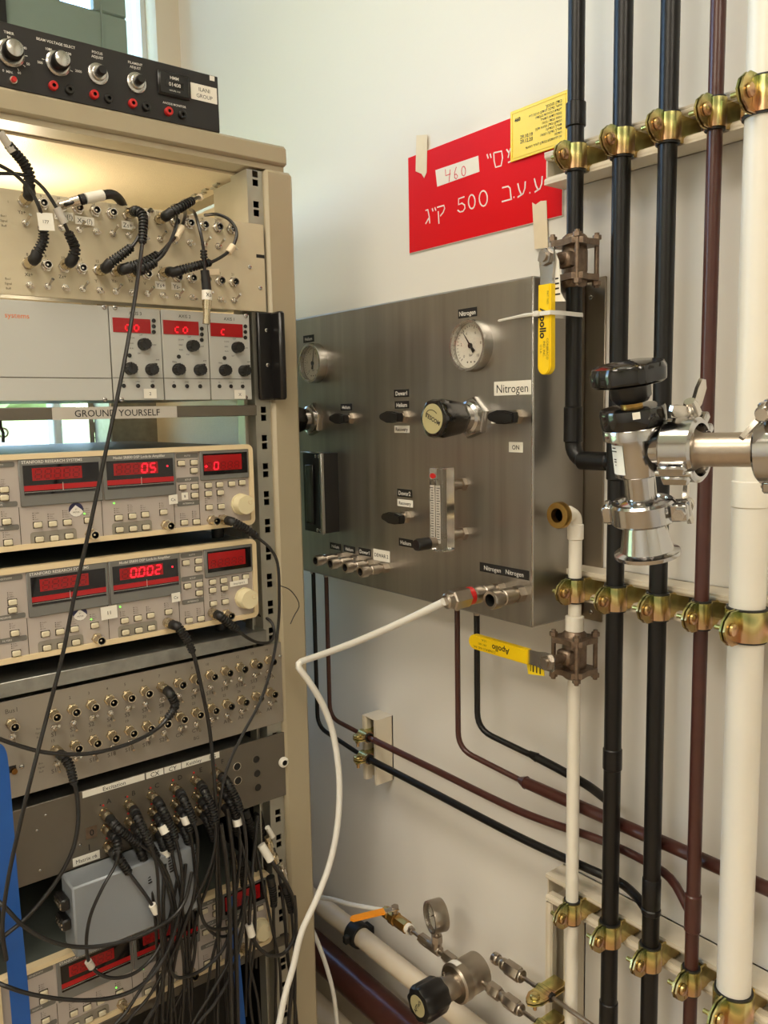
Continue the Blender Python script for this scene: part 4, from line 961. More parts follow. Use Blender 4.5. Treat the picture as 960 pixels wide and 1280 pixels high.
# ---- pipe clamps
def clamp(y, z, r, label, grp, h=.030, x=PX, ear=.026, mt='chromate', fm_=None, depth=None):
    T = fr((x, y, z), (1, 0, 0), (0, 1, 0), (0, 0, 1)) if fm_ is None else fm_
    t = thing('pipe_clamp', label, 'clamp', tuple(T.translation), grp)
    R = r + .0028; dd = (-x - .010) if depth is None else depth
    for s in (1, -1):
        path = [(-R - ear * .3, s * .0024), (-R + .0005, s * .0026)]
        for k in range(9):
            a = PI - .28 - (PI - .28 - .55) * k / 8
            path.append((R * math.cos(a), s * R * math.sin(a)))
        path += [(R * .95, s * R * .62), (dd, s * R * .62)]
        m = MB(T).strip(path, .0024, -h / 2, h / 2)
        hh = h * .56
        ep = [(-R + .001, -hh), (-R + .001, hh), (-R - ear * .45, hh), (-R - ear * .85, hh * .55), (-R - ear, 0), (-R - ear * .85, -hh * .55), (-R - ear * .45, -hh)]
        TT = fr((0, 0, 0), (1, 0, 0), (0, 0, 1), (0, -1, 0))
        m.prism(ep, -s * .0014 - .0011, -s * .0014 + .0011, T=TT @ T3(0, 0, -s * .0008))
        m.prism([(R * .7, -h * .42), (R * .7, h * .42), (dd, h * .42), (dd, -h * .42)], -.0011, .0011, T=fr((0, s * R * .62, 0), (1, 0, 0), (0, 0, 1), (0, -1, 0)))
        part('clamp_half', m, mt, t)
    bx = -R - ear * .48
    part('bolt', MB(T @ T3(bx, 0, 0) @ Matrix.Rotation(PI / 2, 4, 'X')).lathe([(.0028, -.016), (.0028, .004), (.0072, .004), (.0068, .0065), (.004, .0082)], 20), mt, t)
    part('nut', MB(T @ T3(bx, 0, 0) @ Matrix.Rotation(PI / 2, 4, 'X')).lathe([(.0052, -.0085), (.0052, -.0035)], 6), mt, t)
    part('rubber_liner', MB(T).lathe([(r + .0002, -h / 2 - .0022), (r + .0026, -h / 2 - .0022), (r + .0026, h / 2 + .0022), (r + .0002, h / 2 + .0022)], 24, caps=False), 'black_rubber', t)
    return t
pos = {'leftmost black pipe': (Y1, .0105), 'thin white pipe': (YT, .0088), 'middle black pipe': (Y2, .0112), 'right-hand black pipe': (Y3, .0108), 'brown pipe': (YB_, .0082), 'wide white pipe': (YW, .0190)}
for nm_, (y, r) in pos.items():
    for row, zc, g in (('upper', 1.8120, 0), ('middle', 1.2595, 1), ('lower', .8020, 2)):
        if (row == 'upper') == (nm_ == 'thin white pipe'): 
            if nm_ in ('thin white pipe',) and row == 'upper': continue
        if nm_ == 'leftmost black pipe' and row != 'upper': continue
        clamp(y, zc, r, 'yellow zinc clamp of the %s row around the %s' % (row, nm_), '%s row of pipe clamps' % row, h=.034 if r > .015 else .030, ear=.030 if r > .015 else .026)

# ---- three-piece ball valves
def ball_valve(y, z, label, down):
    t = thing('ball_valve', label, 'valve', (PX, y, z))
    T = fr((PX, y, z), (1, 0, 0), (0, 1, 0), (0, 0, 1))
    part('body', MB(T).lathe([(.0150, -.018), (.0165, -.012), (.0165, .012), (.0150, .018)], 24).box(-.026, -.010, -.011, .011, -.010, .010, .003), 'bronze_dirty', t)
    for s in (-1, 1):
        q = .0262; c = .010
        pl = [(-q + c, -q), (0, -q * .86), (q - c, -q), (q, -q + c), (q * .86, 0), (q, q - c), (q - c, q), (0, q * .86), (-q + c, q), (-q, q - c), (-q * .86, 0), (-q, -q + c)]
        part('end_flange', MB(T).prism(pl, s * .0215 - .0038, s * .0215 + .0038).lathe([(.0165, s * .025), (.0155, s * .030), (.0120, s * .033)], 24), 'bronze_dirty', t)
    for a in (-1, 1):
        for b_ in (-1, 1):
            part('bolt', MB(T @ T3(a * .0195, b_ * .0195, 0)).lathe([(.0032, -.034), (.0032, .034)], 10).lathe([(.0056, .0255), (.0056, .031)], 6).lathe([(.0056, -.031), (.0056, -.0255)], 6), 'bronze_dirty', t)
    xs_ = -.052
    part('stem', MB(T).cyl((-.018, 0, 0), (xs_ - .006, 0, 0), .0065), 'bronze_dirty', t)
    part('stem_nut', MB(wallf(y, z, PX + xs_ - .002)).lathe([(.0105, 0), (.0105, .005)], 6, ph=.3).lathe([(.006, .005), (.006, .008)], 14), 'fitting_steel', t)
    L = wallf(y, z, PX + xs_) @ (Matrix.Rotation(-PI / 2, 4, 'Z') if down else Matrix.Rotation(PI, 4, 'Z'))
    lv = MB(L).prism([(-.011, -.008), (-.008, -.0115), (.006, -.012), (.018, -.010), (.036, -.0095), (.036, .0095), (.018, .010), (.006, .012), (-.008, .0115), (-.011, .008)], 0, .0022).box(.020, .06, -.0095, .0095, -.0005, .0025)
    lever = part('lever', lv, 'steel', t)
    gr = MB(L); o2 = []
    x0 = .033; x1 = .142
    o2 = [(x0, -.0100), (x0, .0100)] + [(x1 - .009 + .0105 * math.cos(a), .0105 * math.sin(a)) for a in [PI / 2 - PI * k / 10 for k in range(11)]]
    gr.prism(o2, -.0030, .0050).prism([(x0 + .001 + (px_ - x0) * .985, py_ * .84) for px_, py_ in o2], .0050, .0062).prism([(x0 + .001 + (px_ - x0) * .985, py_ * .84) for px_, py_ in o2], -.0042, -.0030)
    grip = part('lever_grip', gr, 'lever_yellow', t)
    lt = MB(L)
    if down: lt.text('Apollo', .080, -.001, .0100, .0064, bold=.03).text('CONBRACO', .112, .0060, .0034, .0064).text('IND. INC.', .112, .0008, .0034, .0064).text('U.S.A.', .112, -.0045, .0034, .0064).text('PAT. NO.', .050, .0062, .003, .0064)
    else: lt.text('Apollo', .080, 0, .0088, .0064, bold=.02).text('CONBRACO IND. INC.', .112, .0060, .0032, .0064).text('PAT. NO.', .116, 0, .003, .0064).text('U.S.A.', .112, -.0060, .003, .0064)
    part('lettering', lt, 'black_print', lever)
    return t, L
bv1, L1 = ball_valve(Y1, vz(722, 326), 'bronze ball valve on the leftmost black pipe with its yellow lever hanging down', True)
bv2, L2 = ball_valve(YT, vz(722, 819), 'bronze ball valve on the thin white pipe with its yellow lever pointing left', False)
# paper tags behind the levers
tg = part('tag', MB(L1).prism([(-.012, .006), (.006, .015), (.044, .018), (.056, .026), (.054, .006), (.0, -.002)], -.004, -.003), 'paper', bv1, label='curled pale tag')
part('tag_bars', MB(L1).box(.026, .028, .010, .015, -.0029, -.0027).box(.032, .034, .010, .016, -.0029, -.0027).box(.038, .040, .010, .016, -.0029, -.0027).box(.045, .047, .010, .018, -.0029, -.0027), 'black_print', tg)
tg = part('tag', MB(L2).prism([(.012, .008), (.042, .008), (.038, .026), (.010, .022)], -.004, -.003), 'notice_yellow', bv2, label='small yellow tag')
part('tag_bars', MB(L2).box(.016, .018, .012, .021, -.0029, -.0027).box(.022, .024, .012, .021, -.0029, -.0027).box(.028, .030, .012, .021, -.0029, -.0027).box(.033, .034, .012, .021, -.0029, -.0027), 'black_print', tg)
# cable tie round the upper lever and its pipe
ct_ = thing('cable_tie', 'white cable tie holding the hanging yellow lever to the black pipe', 'cable tie', (-.1, Y1, vz(700, 395)))
zt_ = vz(718, 395); lx = PX - .052 - .0075
part('tie_loop', MB(fr((0, 0, zt_), (1, 0, 0), (0, 1, 0), (0, 0, 1))).strip([(lx - .001, Y1 + .012), (lx - .001, Y1 - .012), (lx + .01, Y1 - .0145), (PX, Y1 - .0130), (PX + .0125, Y1 - .004), (PX + .0125, Y1 + .004), (PX, Y1 + .0130), (lx + .01, Y1 + .0145)], .0014, -.0026, .0026, closed=True), 'white_tube', ct_)
tl = WP(622, 396.5, -.118)
part('tie_tail', MB().tube([(lx - .002, Y1 + .010, zt_), (lx - .0005, Y1 + .03, zt_ + .0005), V((-.1165, (Y1 + tl.y) / 2, zt_ + .001)), V((-.1165, tl.y, zt_ - .001))], [.0022, .0024, .0022, .0014], 6), 'white_tube', ct_)
part('tie_head', MB().box(lx - .006, lx - .001, Y1 + .004, Y1 + .012, zt_ - .0035, zt_ + .0035, .001), 'white_tube', ct_)

# ---- thin copper lines under the box
def line(name, label, pts, r, mt, thick=None, mt2=None, grp=None, step=.012):
    t = thing(name, label, 'pipe', tuple(pts[0]), grp)
    P = fillet(pts, .028)
    part('thin_tube', MB().tube(P, r, 12), mt, t)
    if thick:
        Q, _ = resample(smooth(thick[0], 8), .012); part('pipe_run', MB().tube(Q, thick[1], 16), mt2 or mt, t)
        part('reducer', MB().cyl(Q[0] - (Q[1] - Q[0]).normalized() * .012, Q[0] + (Q[1] - Q[0]).normalized() * .002, r * 1.02, thick[1] * 1.12, 16), mt2 or mt, t)
    return t
X5 = -.050; XS = -.060
def drop(u, v, zs=1.196): q = WP(u, v, XS); return V((XS, q.y, zs))
p2_ = WP(458, 947, X5); a = drop(391.5, 716); zz_ = WP(397, 908, XS).z
line('gas_line', 'thin black gas line from the left end of the box to the short bracket', [a, V((XS, a.y, zz_)), V((X5, p2_.y + .02, p2_.z)), V((X5, p2_.y - .02, p2_.z))], .0042, 'pipe_black',
     ([V((X5, p2_.y - .012, p2_.z)), V((X5, 1.0, p2_.z)), V((X5, .80, p2_.z)), WP(745, 1090, X5 + .01), WP(775, 1103, -.03), WP(797, 1122, -.042), V((PX + .004, Y3 + .006, vz(812, 1146)))], .0062), grp='thin gas lines under the box')
p3_ = WP(463, 923, X5); a = drop(407.5, 718); zz_ = WP(413, 897, XS).z
line('gas_line', 'thin brown gas line from the left end of the box to the short bracket', [a, V((XS, a.y, zz_)), V((X5, p3_.y + .02, p3_.z)), V((X5, p3_.y - .02, p3_.z))], .0042, 'pipe_brown',
     ([V((X5, p3_.y - .012, p3_.z)), V((X5, 1.0, p3_.z)), V((X5, .80, p3_.z)), WP(745, 1048, X5 + .01), WP(800, 1073, -.028), WP(838, 1098, -.038), V((PX + .004, YB_ + .006, vz(862, 1143)))], .0058), grp='thin gas lines under the box')
p4_ = WP(650, 975, -.04); a = drop(571.5, 765); zz_ = WP(578, 938, XS).z
line('gas_line', 'thin brown gas line right of centre that widens into the thick brown pipe', [a, V((XS, a.y, zz_)), V((-.040, p4_.y, p4_.z)), V((-.040, p4_.y - .02, p4_.z))], .0044, 'pipe_brown',
     ([V((-.040, p4_.y - .010, p4_.z)), V((-.038, .6, p4_.z)), V((-.036, .40, p4_.z)), V((-.036, -1.2, p4_.z))], .0088), grp='thin gas lines under the box')
p5_ = WP(662, 943, -.045); a = drop(596, 770); zz_ = WP(603, 914, XS).z
line('gas_line', 'thin black gas line right of centre running to the middle black pipe', [a, V((XS, a.y, zz_)), V((-.045, p5_.y, p5_.z)), V((-.045, p5_.y - .02, p5_.z))], .0046, 'pipe_black',
     ([V((-.045, p5_.y - .012, p5_.z)), WP(700, 962, -.042), WP(735, 982, -.044), V((PX + .003, Y2 + .006, vz(762, 1004)))], .0062), grp='thin gas lines under the box')
# clamps of the short bracket: their pipes run along Y
for z_, y_, r_, lb_ in [(p3_.z, 1.1860, .0062, 'small zinc clamp holding the thin brown line on the short bracket'), (p2_.z, 1.1860, .0066, 'small zinc clamp holding the thin black line on the short bracket')]:
    clamp(0, 0, r_, lb_, 'clamps of the short bracket', h=.024, ear=.016, fm_=fr((X5, y_, z_), (1, 0, 0), (0, 0, -1), (0, 1, 0)), depth=.030)

# ================================================================ the vacuum valve in front of the pipes
A0 = DP(809, 690, .72); A1 = DP(785, 462, .684); L = (A1 - A0).length
tdir = (DP(985, 556, .635) - DP(800, 558, .715)).normalized()
KT = axisf(A0, A1 - A0, tdir)       # local z = valve axis
vv = thing('vacuum_valve', 'polished steel angle vacuum valve with a black star knob in front of the pipes', 'valve', tuple(A0))
def fL(v): return (690 - v) / 228 * L
part('body', MB(KT).lathe([(.0130, fL(628)), (.0130, fL(592)), (.0188, fL(590)), (.0198, fL(588)), (.0198, fL(545)), (.0262, fL(543)), (.0262, fL(531)), (.0258, fL(530))], 48), 'polished_steel', vv)
part('bottom_port_flange', MB(KT).lathe([(.0125, fL(632)), (.020, fL(632)), (.020, fL(627)), (.0135, fL(622)), (.0125, fL(622))], 40), 'polished_steel', vv)
part('seal_ring', MB(KT).lathe([(.0262, fL(529)), (.0270, fL(526)), (.0270, fL(510)), (.0262, fL(507)), (.020, fL(506))], 48), 'black_gloss', vv)
part('gland', MB(KT).lathe([(.009, fL(507)), (.009, fL(500))], 24), 'brass', vv)
kb_ = part('star_knob', MB(KT).lathe([(.0275, fL(479)), (.0305, fL(476)), (.0312, fL(463)), (.0290, fL(456)), (.020, fL(453)), (0, fL(452))], 84, flute=8, fa=.028, caps=False).lathe([(.024, fL(476)), (.0290, fL(478))], 48, caps=True), 'black_gloss', vv)
part('knob_hub', MB(KT).lathe([(.0130, fL(501)), (.0165, fL(494)), (.0165, fL(477))], 36, flute=10, fa=.03), 'black_plastic', kb_)
pm = Vector(KT.inverted() @ DP(790, 510, .66)); az = math.atan2(pm.y, pm.x)
part('position_mark', MB(KT @ Matrix.Rotation(az + .1, 4, 'Z')).box(.0268, .0276, -.003, .003, fL(516), fL(508)), 'paper', vv)
cw = MB(KT @ Matrix.Rotation(az - .95, 4, 'Z'))
for k in range(6):
    a0 = -.38 + k * .127; a1_ = a0 + .127
    cw.add([(.0202 * math.cos(a0), .0202 * math.sin(a0), fL(584)), (.0202 * math.cos(a1_), .0202 * math.sin(a1_), fL(584)), (.0202 * math.cos(a1_), .0202 * math.sin(a1_), fL(548)), (.0202 * math.cos(a0), .0202 * math.sin(a0), fL(548))], [(0, 1, 2, 3)])
plq = part('type_plate', cw, 'paper', vv)
pb = MB(KT @ Matrix.Rotation(az - .95, 4, 'Z')); 
for k, (w_, zz) in enumerate([(.006, 552), (.008, 556), (.005, 566), (.005, 569), (.003, 573)]): pb.box(.0203, .0205, -.001 - w_ / 2, .001 + w_ / 2 - .004, fL(zz), fL(zz) + .0010)
part('plate_print', pb, 'grey_print', plq)
# side port
S0 = A0 + (A1 - A0) * (fL(560) / L)
P858 = S0 + tdir * .0585
part('side_port', MB(axisf(S0, tdir)).lathe([(.0125, .010), (.0125, .026), (.0145, .034), (.020, .037), (.020, .0415)], 40), 'polished_steel', vv)
# tube
tube_t = thing('vacuum_tube', 'satin steel vacuum tube running right from the valve out of the picture', 'pipe', tuple(P858))
part('tube', MB(axisf(S0, tdir)).lathe([(.0195, .0420), (.0195, .0455), (.0150, .052), (.0136, .056), (.0132, .62)], 40, caps=True), 'satin_tube', tube_t)
def kf_clamp(label, O, ax, up, r=.0265, wrot=.9, hw=.0095):
    t = thing('vacuum_clamp', label, 'clamp', tuple(O), 'quick clamps of the vacuum valve')
    T = axisf(O, ax, up)
    def half(sg):
        m = MB(T); n = 14; pr_ = [(.0215, -hw), (r - .002, -hw), (r, -hw + .002), (r, hw - .002), (r - .002, hw), (.0215, hw), (.0195, hw * .3), (.0195, -hw * .3)]
        v = []; f = []
        for k in range(n + 1):
            a = PI / 2 + sg * (.10 + (PI - .22) * k / n)
            for rr_, h in pr_: v.append((rr_ * math.cos(a), rr_ * math.sin(a), h))
        q = len(pr_)
        for k in range(n):
            for j in range(q): f.append((k * q + j, k * q + (j + 1) % q, (k + 1) * q + (j + 1) % q, (k + 1) * q + j))
        f += [tuple(range(q)), tuple(range(n * q, n * q + q))]
        m.add(v, f)
        # lug at the top, hinge ear at the bottom
        m.box(sg * -.0025, sg * -.010, r - .004, r + .011, -hw * .8, hw * .8, .0015)
        m.box(sg * -.001, sg * -.010, -r - .006, -r + .003, -hw * .8, hw * .8 , .0015)
        return m
    part('clamp_half', half(1), 'polished_steel', t); part('clamp_half', half(-1), 'polished_steel', t)
    part('hinge_pin', MB(T).cyl((0, -r - .002, -hw - .001), (0, -r - .002, hw + .001), .0024), 'steel', t)
    part('bolt', MB(T).cyl((.016, r + .005, 0), (-.024, r + .005, 0), .0022).lathe([(.0052, 0), (.0052, .005)], 6, T=axisf((.0105, r + .005, 0), (1, 0, 0))), 'steel', t)
    wm = MB(T @ T3(-.0125, r + .005, 0) @ Matrix.Rotation(-PI / 2, 4, 'Y') @ Matrix.Rotation(wrot, 4, 'Z'))
    wm.M = wm.M @ Matrix.Scale(1.25, 4)
    wm.lathe([(.0055, -.001), (.0048, .007), (.0036, .010)], 20)
    for s_ in (-1, 1):
        wm.prism([(s_ * .003, 0), (s_ * .008, .0015), (s_ * .0155, .009), (s_ * .0170, .0150), (s_ * .0145, .0175), (s_ * .009, .0140), (s_ * .003, .008)], -.0014, .0014, T=Matrix.Rotation(PI / 2, 4, 'X'))
    part('wing_nut', wm, 'nickel', t)
    return t
up1 = (A1 - A0).normalized()
kf_clamp('steel quick clamp joining the valve side port to the tube', S0 + tdir * .0415, tdir, RM @ Vector((.4, .7, -.58)), hw=.0135, wrot=1.2)
kf_clamp('steel quick clamp above the conical reducer under the valve', A0 + (A1 - A0) * (fL(637) / L), A1 - A0, RM @ Vector((.75, 0, .45)), r=.0275, wrot=0)
kf_clamp('steel quick clamp on the vacuum tube at the right edge', S0 + tdir * .110, tdir, up1)
rd_ = thing('conical_reducer', 'flared steel conical reducer hanging under the vacuum valve', 'fitting', tuple(A0))
part('cone', MB(KT).lathe([(.0275, fL(694)), (.0278, fL(692)), (.0278, fL(689)), (.0225, fL(686)), (.0215, fL(680)), (.0165, fL(646)), (.020, fL(642)), (.020, fL(638)), (.0125, fL(638)), (.0125, fL(650)), (.019, fL(690)), (.0275, fL(694))], 48, caps=False), 'polished_steel', rd_)

# ================================================================ the sign, notice and tapes on the wall
def zp(x, y, s=220 / 960, ox=500, oy=100): return ox + x * s, oy + y * s
sg = thing('sign', 'red plastic sign with white engraved Hebrew letters taped to the wall', 'sign', (-.002, .93, 1.84))
sg_o = [wp(510, 197, -.003), wp(705.5, 123.5, -.003), wp(705.5, 270.5, -.003), wp(513.5, 318, -.003)]
sy0, sy1 = -1.0935, -.7690; sz0, sz1 = 1.7635, 1.9165
part('backing', MB(wf(0)).box(sy0 - .0008, sy1 + .0008, sz0 - .0008, sz1 + .0008, .0005, .0026), 'sign_white', sg)
part('face', MB(wf(0)).box(sy0, sy1, sz0, sz1, .0026, .0032), 'sign_red', sg)
def el_(cx, cy, rx, ry, n=16): return [(cx + rx * math.cos(2 * PI * k / n), cy + ry * math.sin(2 * PI * k / n)) for k in range(n + 1)]
strokes = [[(140, 712), (152, 707), (160, 745), (163, 782)], [(159, 752), (140, 785)], [(176, 700), (181, 716)], [(190, 695), (196, 712)],
           [(203, 695), (240, 684), (244, 700), (236, 722), (220, 742)], [(209, 716), (213, 784)],
           [(352, 637), (320, 648), (320, 680), (338, 672), (353, 682), (355, 700), (344, 716), (328, 720), (315, 710)], el_(392, 664, 18, 38), el_(455, 646, 22, 42),
           [(558, 588), (590, 580), (601, 590), (607, 650)], [(556, 664), (611, 649)], [(620, 640), (624, 639)],
           [(643, 564), (651, 600), (664, 628)], [(684, 553), (682, 590), (672, 620), (642, 640)], [(707, 616), (711, 615)],
           [(733, 537), (742, 575), (754, 600)], [(776, 524), (774, 565), (764, 592), (735, 612)],
           [(475, 405), (482, 428)], [(492, 402), (498, 425)], [(512, 398), (555, 388), (560, 425), (552, 468), (522, 476), (514, 440), (512, 398)],
           [(582, 378), (596, 400)], [(590, 450), (606, 444)], [(596, 400), (590, 425)], [(596, 398), (604, 372)]]
for grp_ in ((0, 1), (2, 3), (4, 5), (6,), (7,), (8,), (9, 10), (11,), (12, 13), (14,), (15, 16), (17, 18), (19,), (20, 21, 22, 23)):
    m = MB(wf(0))
    for gi in grp_: m.strip([wp(*zp(x, y), -.0032) for x, y in strokes[gi]], .0021, .0032, .0036)
    part('engraved_letter', m, 'sign_white', sg)
q_ = [wp(*zp(x, y), -.0035) for x, y in [(193, 492), (427, 413), (433, 500), (203, 582)]]
o = part('number_label', MB(wf(0)).prism(q_, .0032, .0036), 'paper', sg)
m = MB(wf(0))
for st_ in [[(248, 487), (250, 522), (276, 512)], [(274, 488), (268, 555)], [(308, 474), (298, 505), (298, 532), (307, 540), (315, 524), (306, 512), (297, 520)], el_(347, 497, 11, 26, 12)]:
    m.strip([wp(*zp(x, y), -.0036) for x, y in st_], .0014, .0037, .0039)
part('handwriting', m, 'red_pen', o)
for lb_, qq in [('torn tape strip on the top left corner of the red sign', [(90, 302), (150, 298), (146, 505), (132, 535), (118, 512), (86, 498)]), ('torn tape strip on the lower edge of the red sign', [(722, 668), (740, 680), (768, 660), (800, 658), (808, 915), (735, 922)])]:
    o = part('tape_strip', MB(wf(0)).prism([wp(*zp(x, y), -.004) for x, y in qq], .0040, .0044), 'masking'); tag(o, lb_, 'tape', 'tapes of the red sign')
nt = thing('notice', 'yellow plastic notice with Hebrew print overlapping the red sign', 'notice', (-.006, .84, 1.93))
ny0 = wp(*zp(601, 175), -.007)[0]; ny1 = wp(*zp(916, 54), -.007)[0]; nz1 = wp(*zp(601, 175), -.007)[1]; nz0 = wp(*zp(608, 447), -.007)[1]
part('sheet', MB(wf(0)).box(ny0, ny1, nz0, nz1, .0055, .0068, .0004), 'notice_yellow', nt)
part('rim', MB(wf(0)).strip([(ny0 + .004, nz0 + .004), (ny1 - .004, nz0 + .004), (ny1 - .004, nz1 - .004), (ny0 + .004, nz1 - .004)], .0012, .0068, .0074, closed=True), 'notice_yellow', nt)
heb = ['בודק מוסמך', 'אישור בדיקה למתקן הרמה לפי', 'פקודת הבטיחות בעבודה', '(נוסח חדש) התש״ל', 'עומס עבודה בטוח', 'המתקן נבדק ונמצא תקין', 'תאריך הבדיקה', 'תאריך בדיקה הבאה', 'חתימה', 'אין להשתמש במתקן לאחר המועד']
m = MB(wf(0)); nh = nz1 - nz0; nw = ny1 - ny0
for k, s_ in enumerate(heb):
    m.text(s_[::-1], ny1 - .010, nz1 - .011 - k * (nh - .022) / 9.3, .0034 if k else .0042, .0070, align='R', bold=.01)
part('lettering', m, 'black_print', nt)
m = MB(wf(0)).text('460', ny0 + .014, nz1 - .014, .0052, .0070, bold=.04)
part('handwriting', m, 'black_print', nt)
for s_, q_ in (('29.10.19', .42), ('29.12.20', .33)): part('handwriting', MB(wf(0)).text(s_, ny0 + .031, nz0 + nh * q_, .0050, .0070, bold=.02, rot=-.05), 'black_print', nt)

# ================================================================ low down on the wall
zw = WP(450, 1170, -.035).z
wpipe = pipe('pipe', 'thick cream pipe low on the wall with a black rubber clip', [V((-.035, 1.9, zw)), V((-.035, -.6, zw))], .0185, 'pipe_cream', n=24)
pc = WP(447, 1174, -.035)
cl = thing('pipe_clip', 'black rubber clip round the thick cream pipe', 'clip', (-.035, pc.y, zw))
part('ring', MB(fr((-.035, pc.y, zw), (1, 0, 0), (0, 0, 1), (0, -1, 0))).lathe([(.019, -.014), (.0235, -.014), (.0245, -.008), (.0245, .008), (.0235, .014), (.019, .014)], 28).box(-.010, .034, -.009, .009, -.012, .012, .002).box(-.033, -.018, -.008, .008, -.006, .006, .002), 'black_rubber', cl)
zbp = WP(450, 1232, -.06).z
pipe('pipe', 'large dark brown pipe low on the wall under the cream one', [V((-.055, 1.9, zbp - .012)), V((-.055, -.6, zbp - .012))], .031, 'pipe_brown', n=28)
pipe('pipe', 'pale pipe near the floor below the large brown one', [V((-.07, 1.9, zbp - .13)), V((-.07, -.6, zbp - .13))], .028, 'pipe_cream', n=24)
XG = -.075
ch = thing('regulator_set', 'steel regulator and gauge train with a black knob above the cream pipe', 'regulator', tuple(WP(585, 1225, XG)))
rc = WP(588, 1218, XG)
T = fr(rc, (0, -1, 0), (0, 0, 1), (-1, 0, 0))
rbody = part('regulator_body', MB(T).lathe([(.026, -.020), (.0290, -.018), (.0290, .016), (.0280, .018), (.0280, .0195), (.0310, .020), (.0310, .034), (.0280, .037)], 44), 'fitting_steel', ch)
m = MB(T); n_ = 9
for k in range(n_):
    a0 = 2.9 - k * .16 ; a1_ = a0 - .16
    m.add([(.0313 * math.cos(a0), .0313 * math.sin(a0), .022), (.0313 * math.cos(a1_), .0313 * math.sin(a1_), .022), (.0313 * math.cos(a1_), .0313 * math.sin(a1_), .033), (.0313 * math.cos(a0), .0313 * math.sin(a0), .033)], [(0, 1, 2, 3)])
part('type_band', m, 'paper', rbody)
part('bonnet', MB(T).lathe([(.0190, .037), (.0190, .066), (.0175, .068)], 36).cyl((-.006, .012, .050), (-.009, .0215, .050), .0026, n=10), 'fitting_steel', rbody)
kn_ = part('hand_knob', MB(T).lathe([(.0235, .064), (.0262, .070), (.0266, .105), (.0245, .110), (.0190, .111)], 72, flute=8, fa=.055), 'black_plastic', ch)
o = part('knob_cap', MB(T).disc(0, 0, .1105, .0160, .0012, 28), 'knob_label', kn_)
part('cap_lettering', MB(T @ T3(0, 0, .1119)).text('APTech', 0, 0, .0062, 0, bold=.02, rot=1.1), 'black_print', kn_)
# train to the left (towards the window): tee, gauge, thin tube, brass valve
def hexnut(parent, name, u0, v0, u1, v1, r, mt='fitting_steel', x=XG, n=6):
    a = WP(u0, v0, x); c = WP(u1, v1, x); z = (a.z + c.z) / 2
    return part(name, MB().lathe([(r * .93, 0), (r, .0012), (r, abs(a.y - c.y) - .0012), (r * .93, abs(a.y - c.y))], n, axisf((x, a.y, z), (0, -1, 0))), mt, parent)
zt = WP(545, 1186, XG).z
def seg_(name, u0, u1, r, mt='fitting_steel', n=6, z=None):
    y0 = WP(u0, 1186, XG).y; y1 = WP(u1, 1186, XG).y; z = zt if z is None else z
    return part(name, MB().lathe([(r * .94, 0), (r, .001), (r, y0 - y1 - .001), (r * .94, y0 - y1)], n, axisf((XG, y0, z), (0, -1, 0))), mt, ch)
seg_('union_nut', 556, 569, .0098); seg_('tube_stub', 568, 577, .006, n=16); seg_('tube_stub', 548, 558, .005, n=16); seg_('tee_fitting', 528, 550, .0085, n=16)
seg_('tube_nut', 526, 536, .0092); seg_('thin_tube', 515, 528, .0032, n=12); seg_('tube_nut', 507, 516, .0072); 
yg = WP(546, 1170, XG).y
part('tee_branch', MB(fr((XG, yg, zt), (1, 0, 0), (0, 1, 0), (0, 0, 1))).lathe([(.0085, 0), (.0085, .016)], 18).lathe([(.0098, .014), (.0098, .026)], 6).lathe([(.0045, .026), (.0045, .036)], 12), 'fitting_steel', ch)
rg = .0265; gc = Vector((XG, yg, zt + .036 + rg * .92)); gd = Vector((-math.cos(.30), math.sin(.30), 0)); T = axisf(gc, gd)
g = part('pressure_gauge', MB(T).lathe([(rg * .97, -.012), (rg, -.010), (rg, .010), (rg * .98, .013), (rg * .85, .013), (rg * .84, .006)], 36, caps=False).disc(0, 0, -.012, rg * .96, .001, 36), 'fitting_steel', ch)
part('dial', MB(T).disc(0, 0, .004, rg * .85, .001, 30), 'dial_white', g)
m = MB(T)
for k in range(21):
    a = math.radians(225 - k * 13.5); m.strip([(math.cos(a) * rg * .64, math.sin(a) * rg * .64), (math.cos(a) * rg * .76, math.sin(a) * rg * .76)], .0007, .005, .0054)
m.strip([(-rg * .35, -rg * .2), (rg * .5, rg * .5)], .0014, .0056, .006)
part('scale', m, 'black_print', g); part('glass', MB(T).disc(0, 0, .011, rg * .845, .0008, 30), 'gauge_glass', g)
bvv = thing('brass_valve', 'small brass ball valve with an orange lever at the left end of the regulator train', 'valve', (XG, WP(495, 1160, XG).y, zt))
ya = WP(485, 1186, XG).y; yb2 = WP(508, 1186, XG).y; yc2 = (ya + yb2) / 2
part('body', MB().lathe([(.0095, 0), (.0105, .003), (.0105, .014), (.0085, .016), (.0125, .020), (.0125, .034), (.0085, .036), (.0112, .038), (.0112, ya - yb2 + .012)], 8, axisf((XG, ya + .008, zt), (0, -1, 0))), 'brass', bvv)
part('end_collar', MB().lathe([(.0090, 0), (.0090, .007)], 18, axisf((XG, yb2 - .004, zt), (0, -1, 0))), 'paper', bvv)
part('stem', MB().cyl((XG, yc2 + .004, zt + .008), (XG, yc2 + .004, zt + .022), .0055).lathe([(.007, 0), (.007, .004)], 6, axisf((XG, yc2 + .004, zt + .020), (0, 0, 1))), 'fitting_steel', bvv)
lT = fr((XG, yc2 + .004, zt + .018), Vector((-1, .36, -.02)).normalized(), Vector((.36, 1, 0)).normalized(), (0, 0, 1))
lv_ = part('lever', MB(lT).prism([(-.006, -.006), (.008, -.006), (.024, -.0045), (.024, .0045), (.008, .006), (-.006, .006)], 0, .0016), 'steel', bvv)
part('lever_grip', MB(lT).prism([(.020, -.0062), (.020, .0062), (.078, .0058), (.083, 0), (.078, -.0058)], -.0018, .0034), 'lever_orange', lv_)
